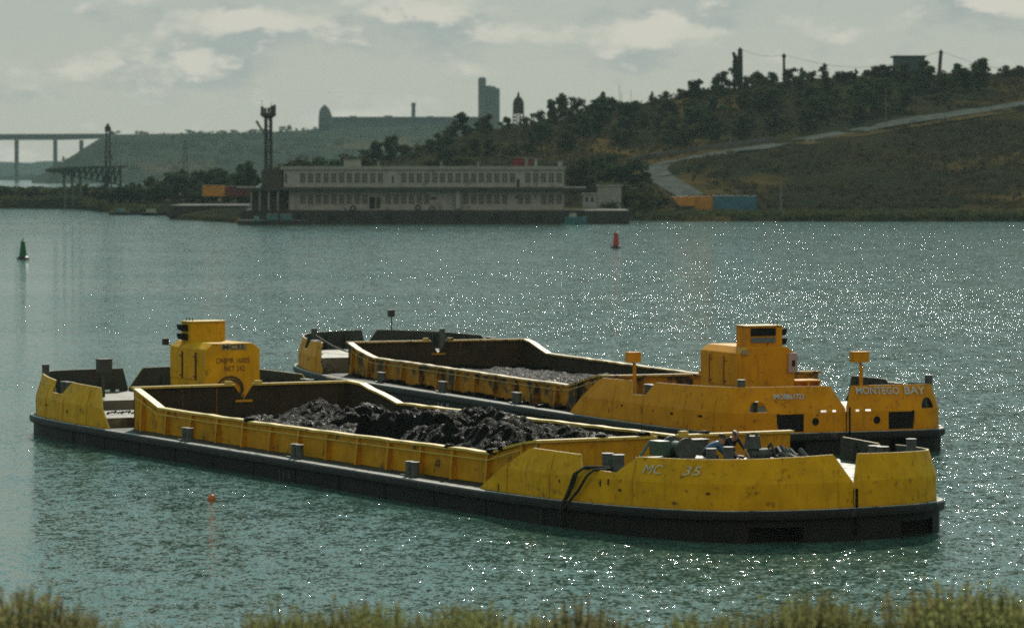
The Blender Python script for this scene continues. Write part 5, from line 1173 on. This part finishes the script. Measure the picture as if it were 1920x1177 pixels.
TALL = weed_proto(205, 1.0, .5, 12, M['weed_b'], 30); used = set()
WD = [(10, 1128, 0), (30, 1096, 9), (48, 1088, 9), (60, 1116, 2), (78, 1100, 9), (95, 1128, 2), (120, 1136, 2), (140, 1142, 0), (158, 1152, 2), (185, 1166, 0), (-15, 1110, 0), (25, 1130, 0), (272, 1160, 9), (306, 1168, 9),
      (465, 1162, 2), (480, 1156, 0), (510, 1160, 1), (536, 1136, 3), (552, 1146, 3), (580, 1158, 0), (598, 1162, 3), (626, 1158, 3), (660, 1132, 1), (685, 1130, 1), (708, 1136, 0), (745, 1152, 0), (775, 1148, 1), (800, 1160, 3), (832, 1146, 3), (868, 1130, 1), (885, 1138, 0), (910, 1152, 0), (930, 1160, 1),
      (970, 1158, 0), (1005, 1156, 3), (1030, 1150, 2), (1068, 1140, 2), (1092, 1132, 2), (1106, 1134, 2), (1130, 1154, 2), (1160, 1166, 0), (1280, 1154, 0), (1310, 1154, 1), (1335, 1160, 0), (1358, 1138, 9), (1372, 1160, 3), (1400, 1162, 2), (1440, 1150, 2), (1475, 1138, 1), (1505, 1124, 2), (1525, 1116, 1), (1548, 1122, 1), (1575, 1128, 3), (1598, 1142, 3), (1620, 1150, 1), (1655, 1160, 0),
      (1700, 1110, 9), (1718, 1096, 9), (1712, 1140, 3), (1745, 1126, 3), (1772, 1076, 9), (1782, 1088, 9), (1765, 1122, 0), (1790, 1112, 1), (1815, 1118, 1), (1840, 1112, 3), (1866, 1108, 9), (1860, 1120, 1), (1885, 1114, 0), (1905, 1118, 1), (1930, 1112, 1), (1800, 1134, 1), (1880, 1134, 0), (1840, 1136, 1), (1760, 1146, 0), (1915, 1140, 1), (1550, 1140, 1), (1500, 1146, 0), (680, 1150, 1), (880, 1152, 0), (1095, 1152, 2), (530, 1158, 0)]
for px, yt, kd in WD:
    d = rnd.uniform(57, 62); p = at(px, d); p.z = bank_z(p.x, d); h = (zat(yt, d) - p.z) * 1.55; src = TALL if kd == 9 else WP_[kd]
    sc = (max(.55, h * .9) * rnd.uniform(.9, 1.15),) * 2 + (h,)
    if src not in used: used.add(src); o = src; o.location = p; o.rotation_euler = (0, 0, rnd.uniform(0, 6)); o.scale = sc
    else: o = copy_tree(src, p, rnd.uniform(0, 6), sc)
    if kd == 9: o.name = 'tall_weed'; tag(o, 'sparse tall weed stalk standing above the near bank', 'weed', 'tall weeds on the near bank')
    elif kd == 2: tag(o, 'brownish dry weed clump on the near bank', 'weed', 'dry weeds on the near bank')
    else: tag(o, 'green feathery weed clump on the near bank', 'weed', 'green weeds on the near bank')

drop_unused()
# ------------------------------------------------------------------ air
b = MB(); b.prism([(-3300, -60), (3300, -60), (3300, 8400), (-3300, 8400)], -3, 150)
hm = bpy.data.materials.new('haze'); hm.use_nodes = True; t = hm.node_tree; t.nodes.clear()
pv = t.nodes.new('ShaderNodeVolumePrincipled'); pv.inputs['Color'].default_value = (.66, .90, .92, 1); pv.inputs['Density'].default_value = .00005; pv.inputs['Anisotropy'].default_value = -.1
ou = t.nodes.new('ShaderNodeOutputMaterial'); t.links.new(pv.outputs[0], ou.inputs['Volume'])
tag(b.build('haze', hm), kind='stuff')

b = MB(); r = random.Random(5); k = 0
while k < 420:
    px = r.uniform(100, 900); t = r.random() ** .8; Y = 3440 + 520 * t; zt = max(.5, CAM_Z + (HORIZON - lerp_tab(FAR, px)) * 3960 / FPX); Xp = (px - 960) / FPX * Y; z = -1 + (zt + 1) * (t ** .8) + 3.0 * fbm(Xp, Y, .012, 2, 4) * min(1, t * 4)
    if fbm(Xp, Y, .008, 77, 3) < -.15: continue
    h = r.uniform(2.5, 6); leaf_crown(b, r, [((Xp, Y, z + h * .3), (h * r.uniform(1, 3), h, h * .6))], 14, 1.5); k += 1
tag(b.build('far_scrub', M['leaf_a']), 'dark scrub patches on the hazy slope of the far plateau', 'scrub', kind='stuff')
for k in range(16):
    b = MB(); b.box((sx_far(632 + 17 * k), -.05, fz(229)), (4.6, .3, 2.6)); b.build('window', M['pane'], wk)
for p0, p1, yt in ((655, 668, 217.5), (720, 735, 217), (800, 812, 218), (850, 872, 216.5)):
    b = MB(); b.box((sx_far((p0 + p1) / 2), 12, (fz(219.4) + fz(yt)) / 2), (FX(p1) - FX(p0), 10, fz(yt) - fz(219.4))); b.build('roof_light', M['concrete_far'], wk)
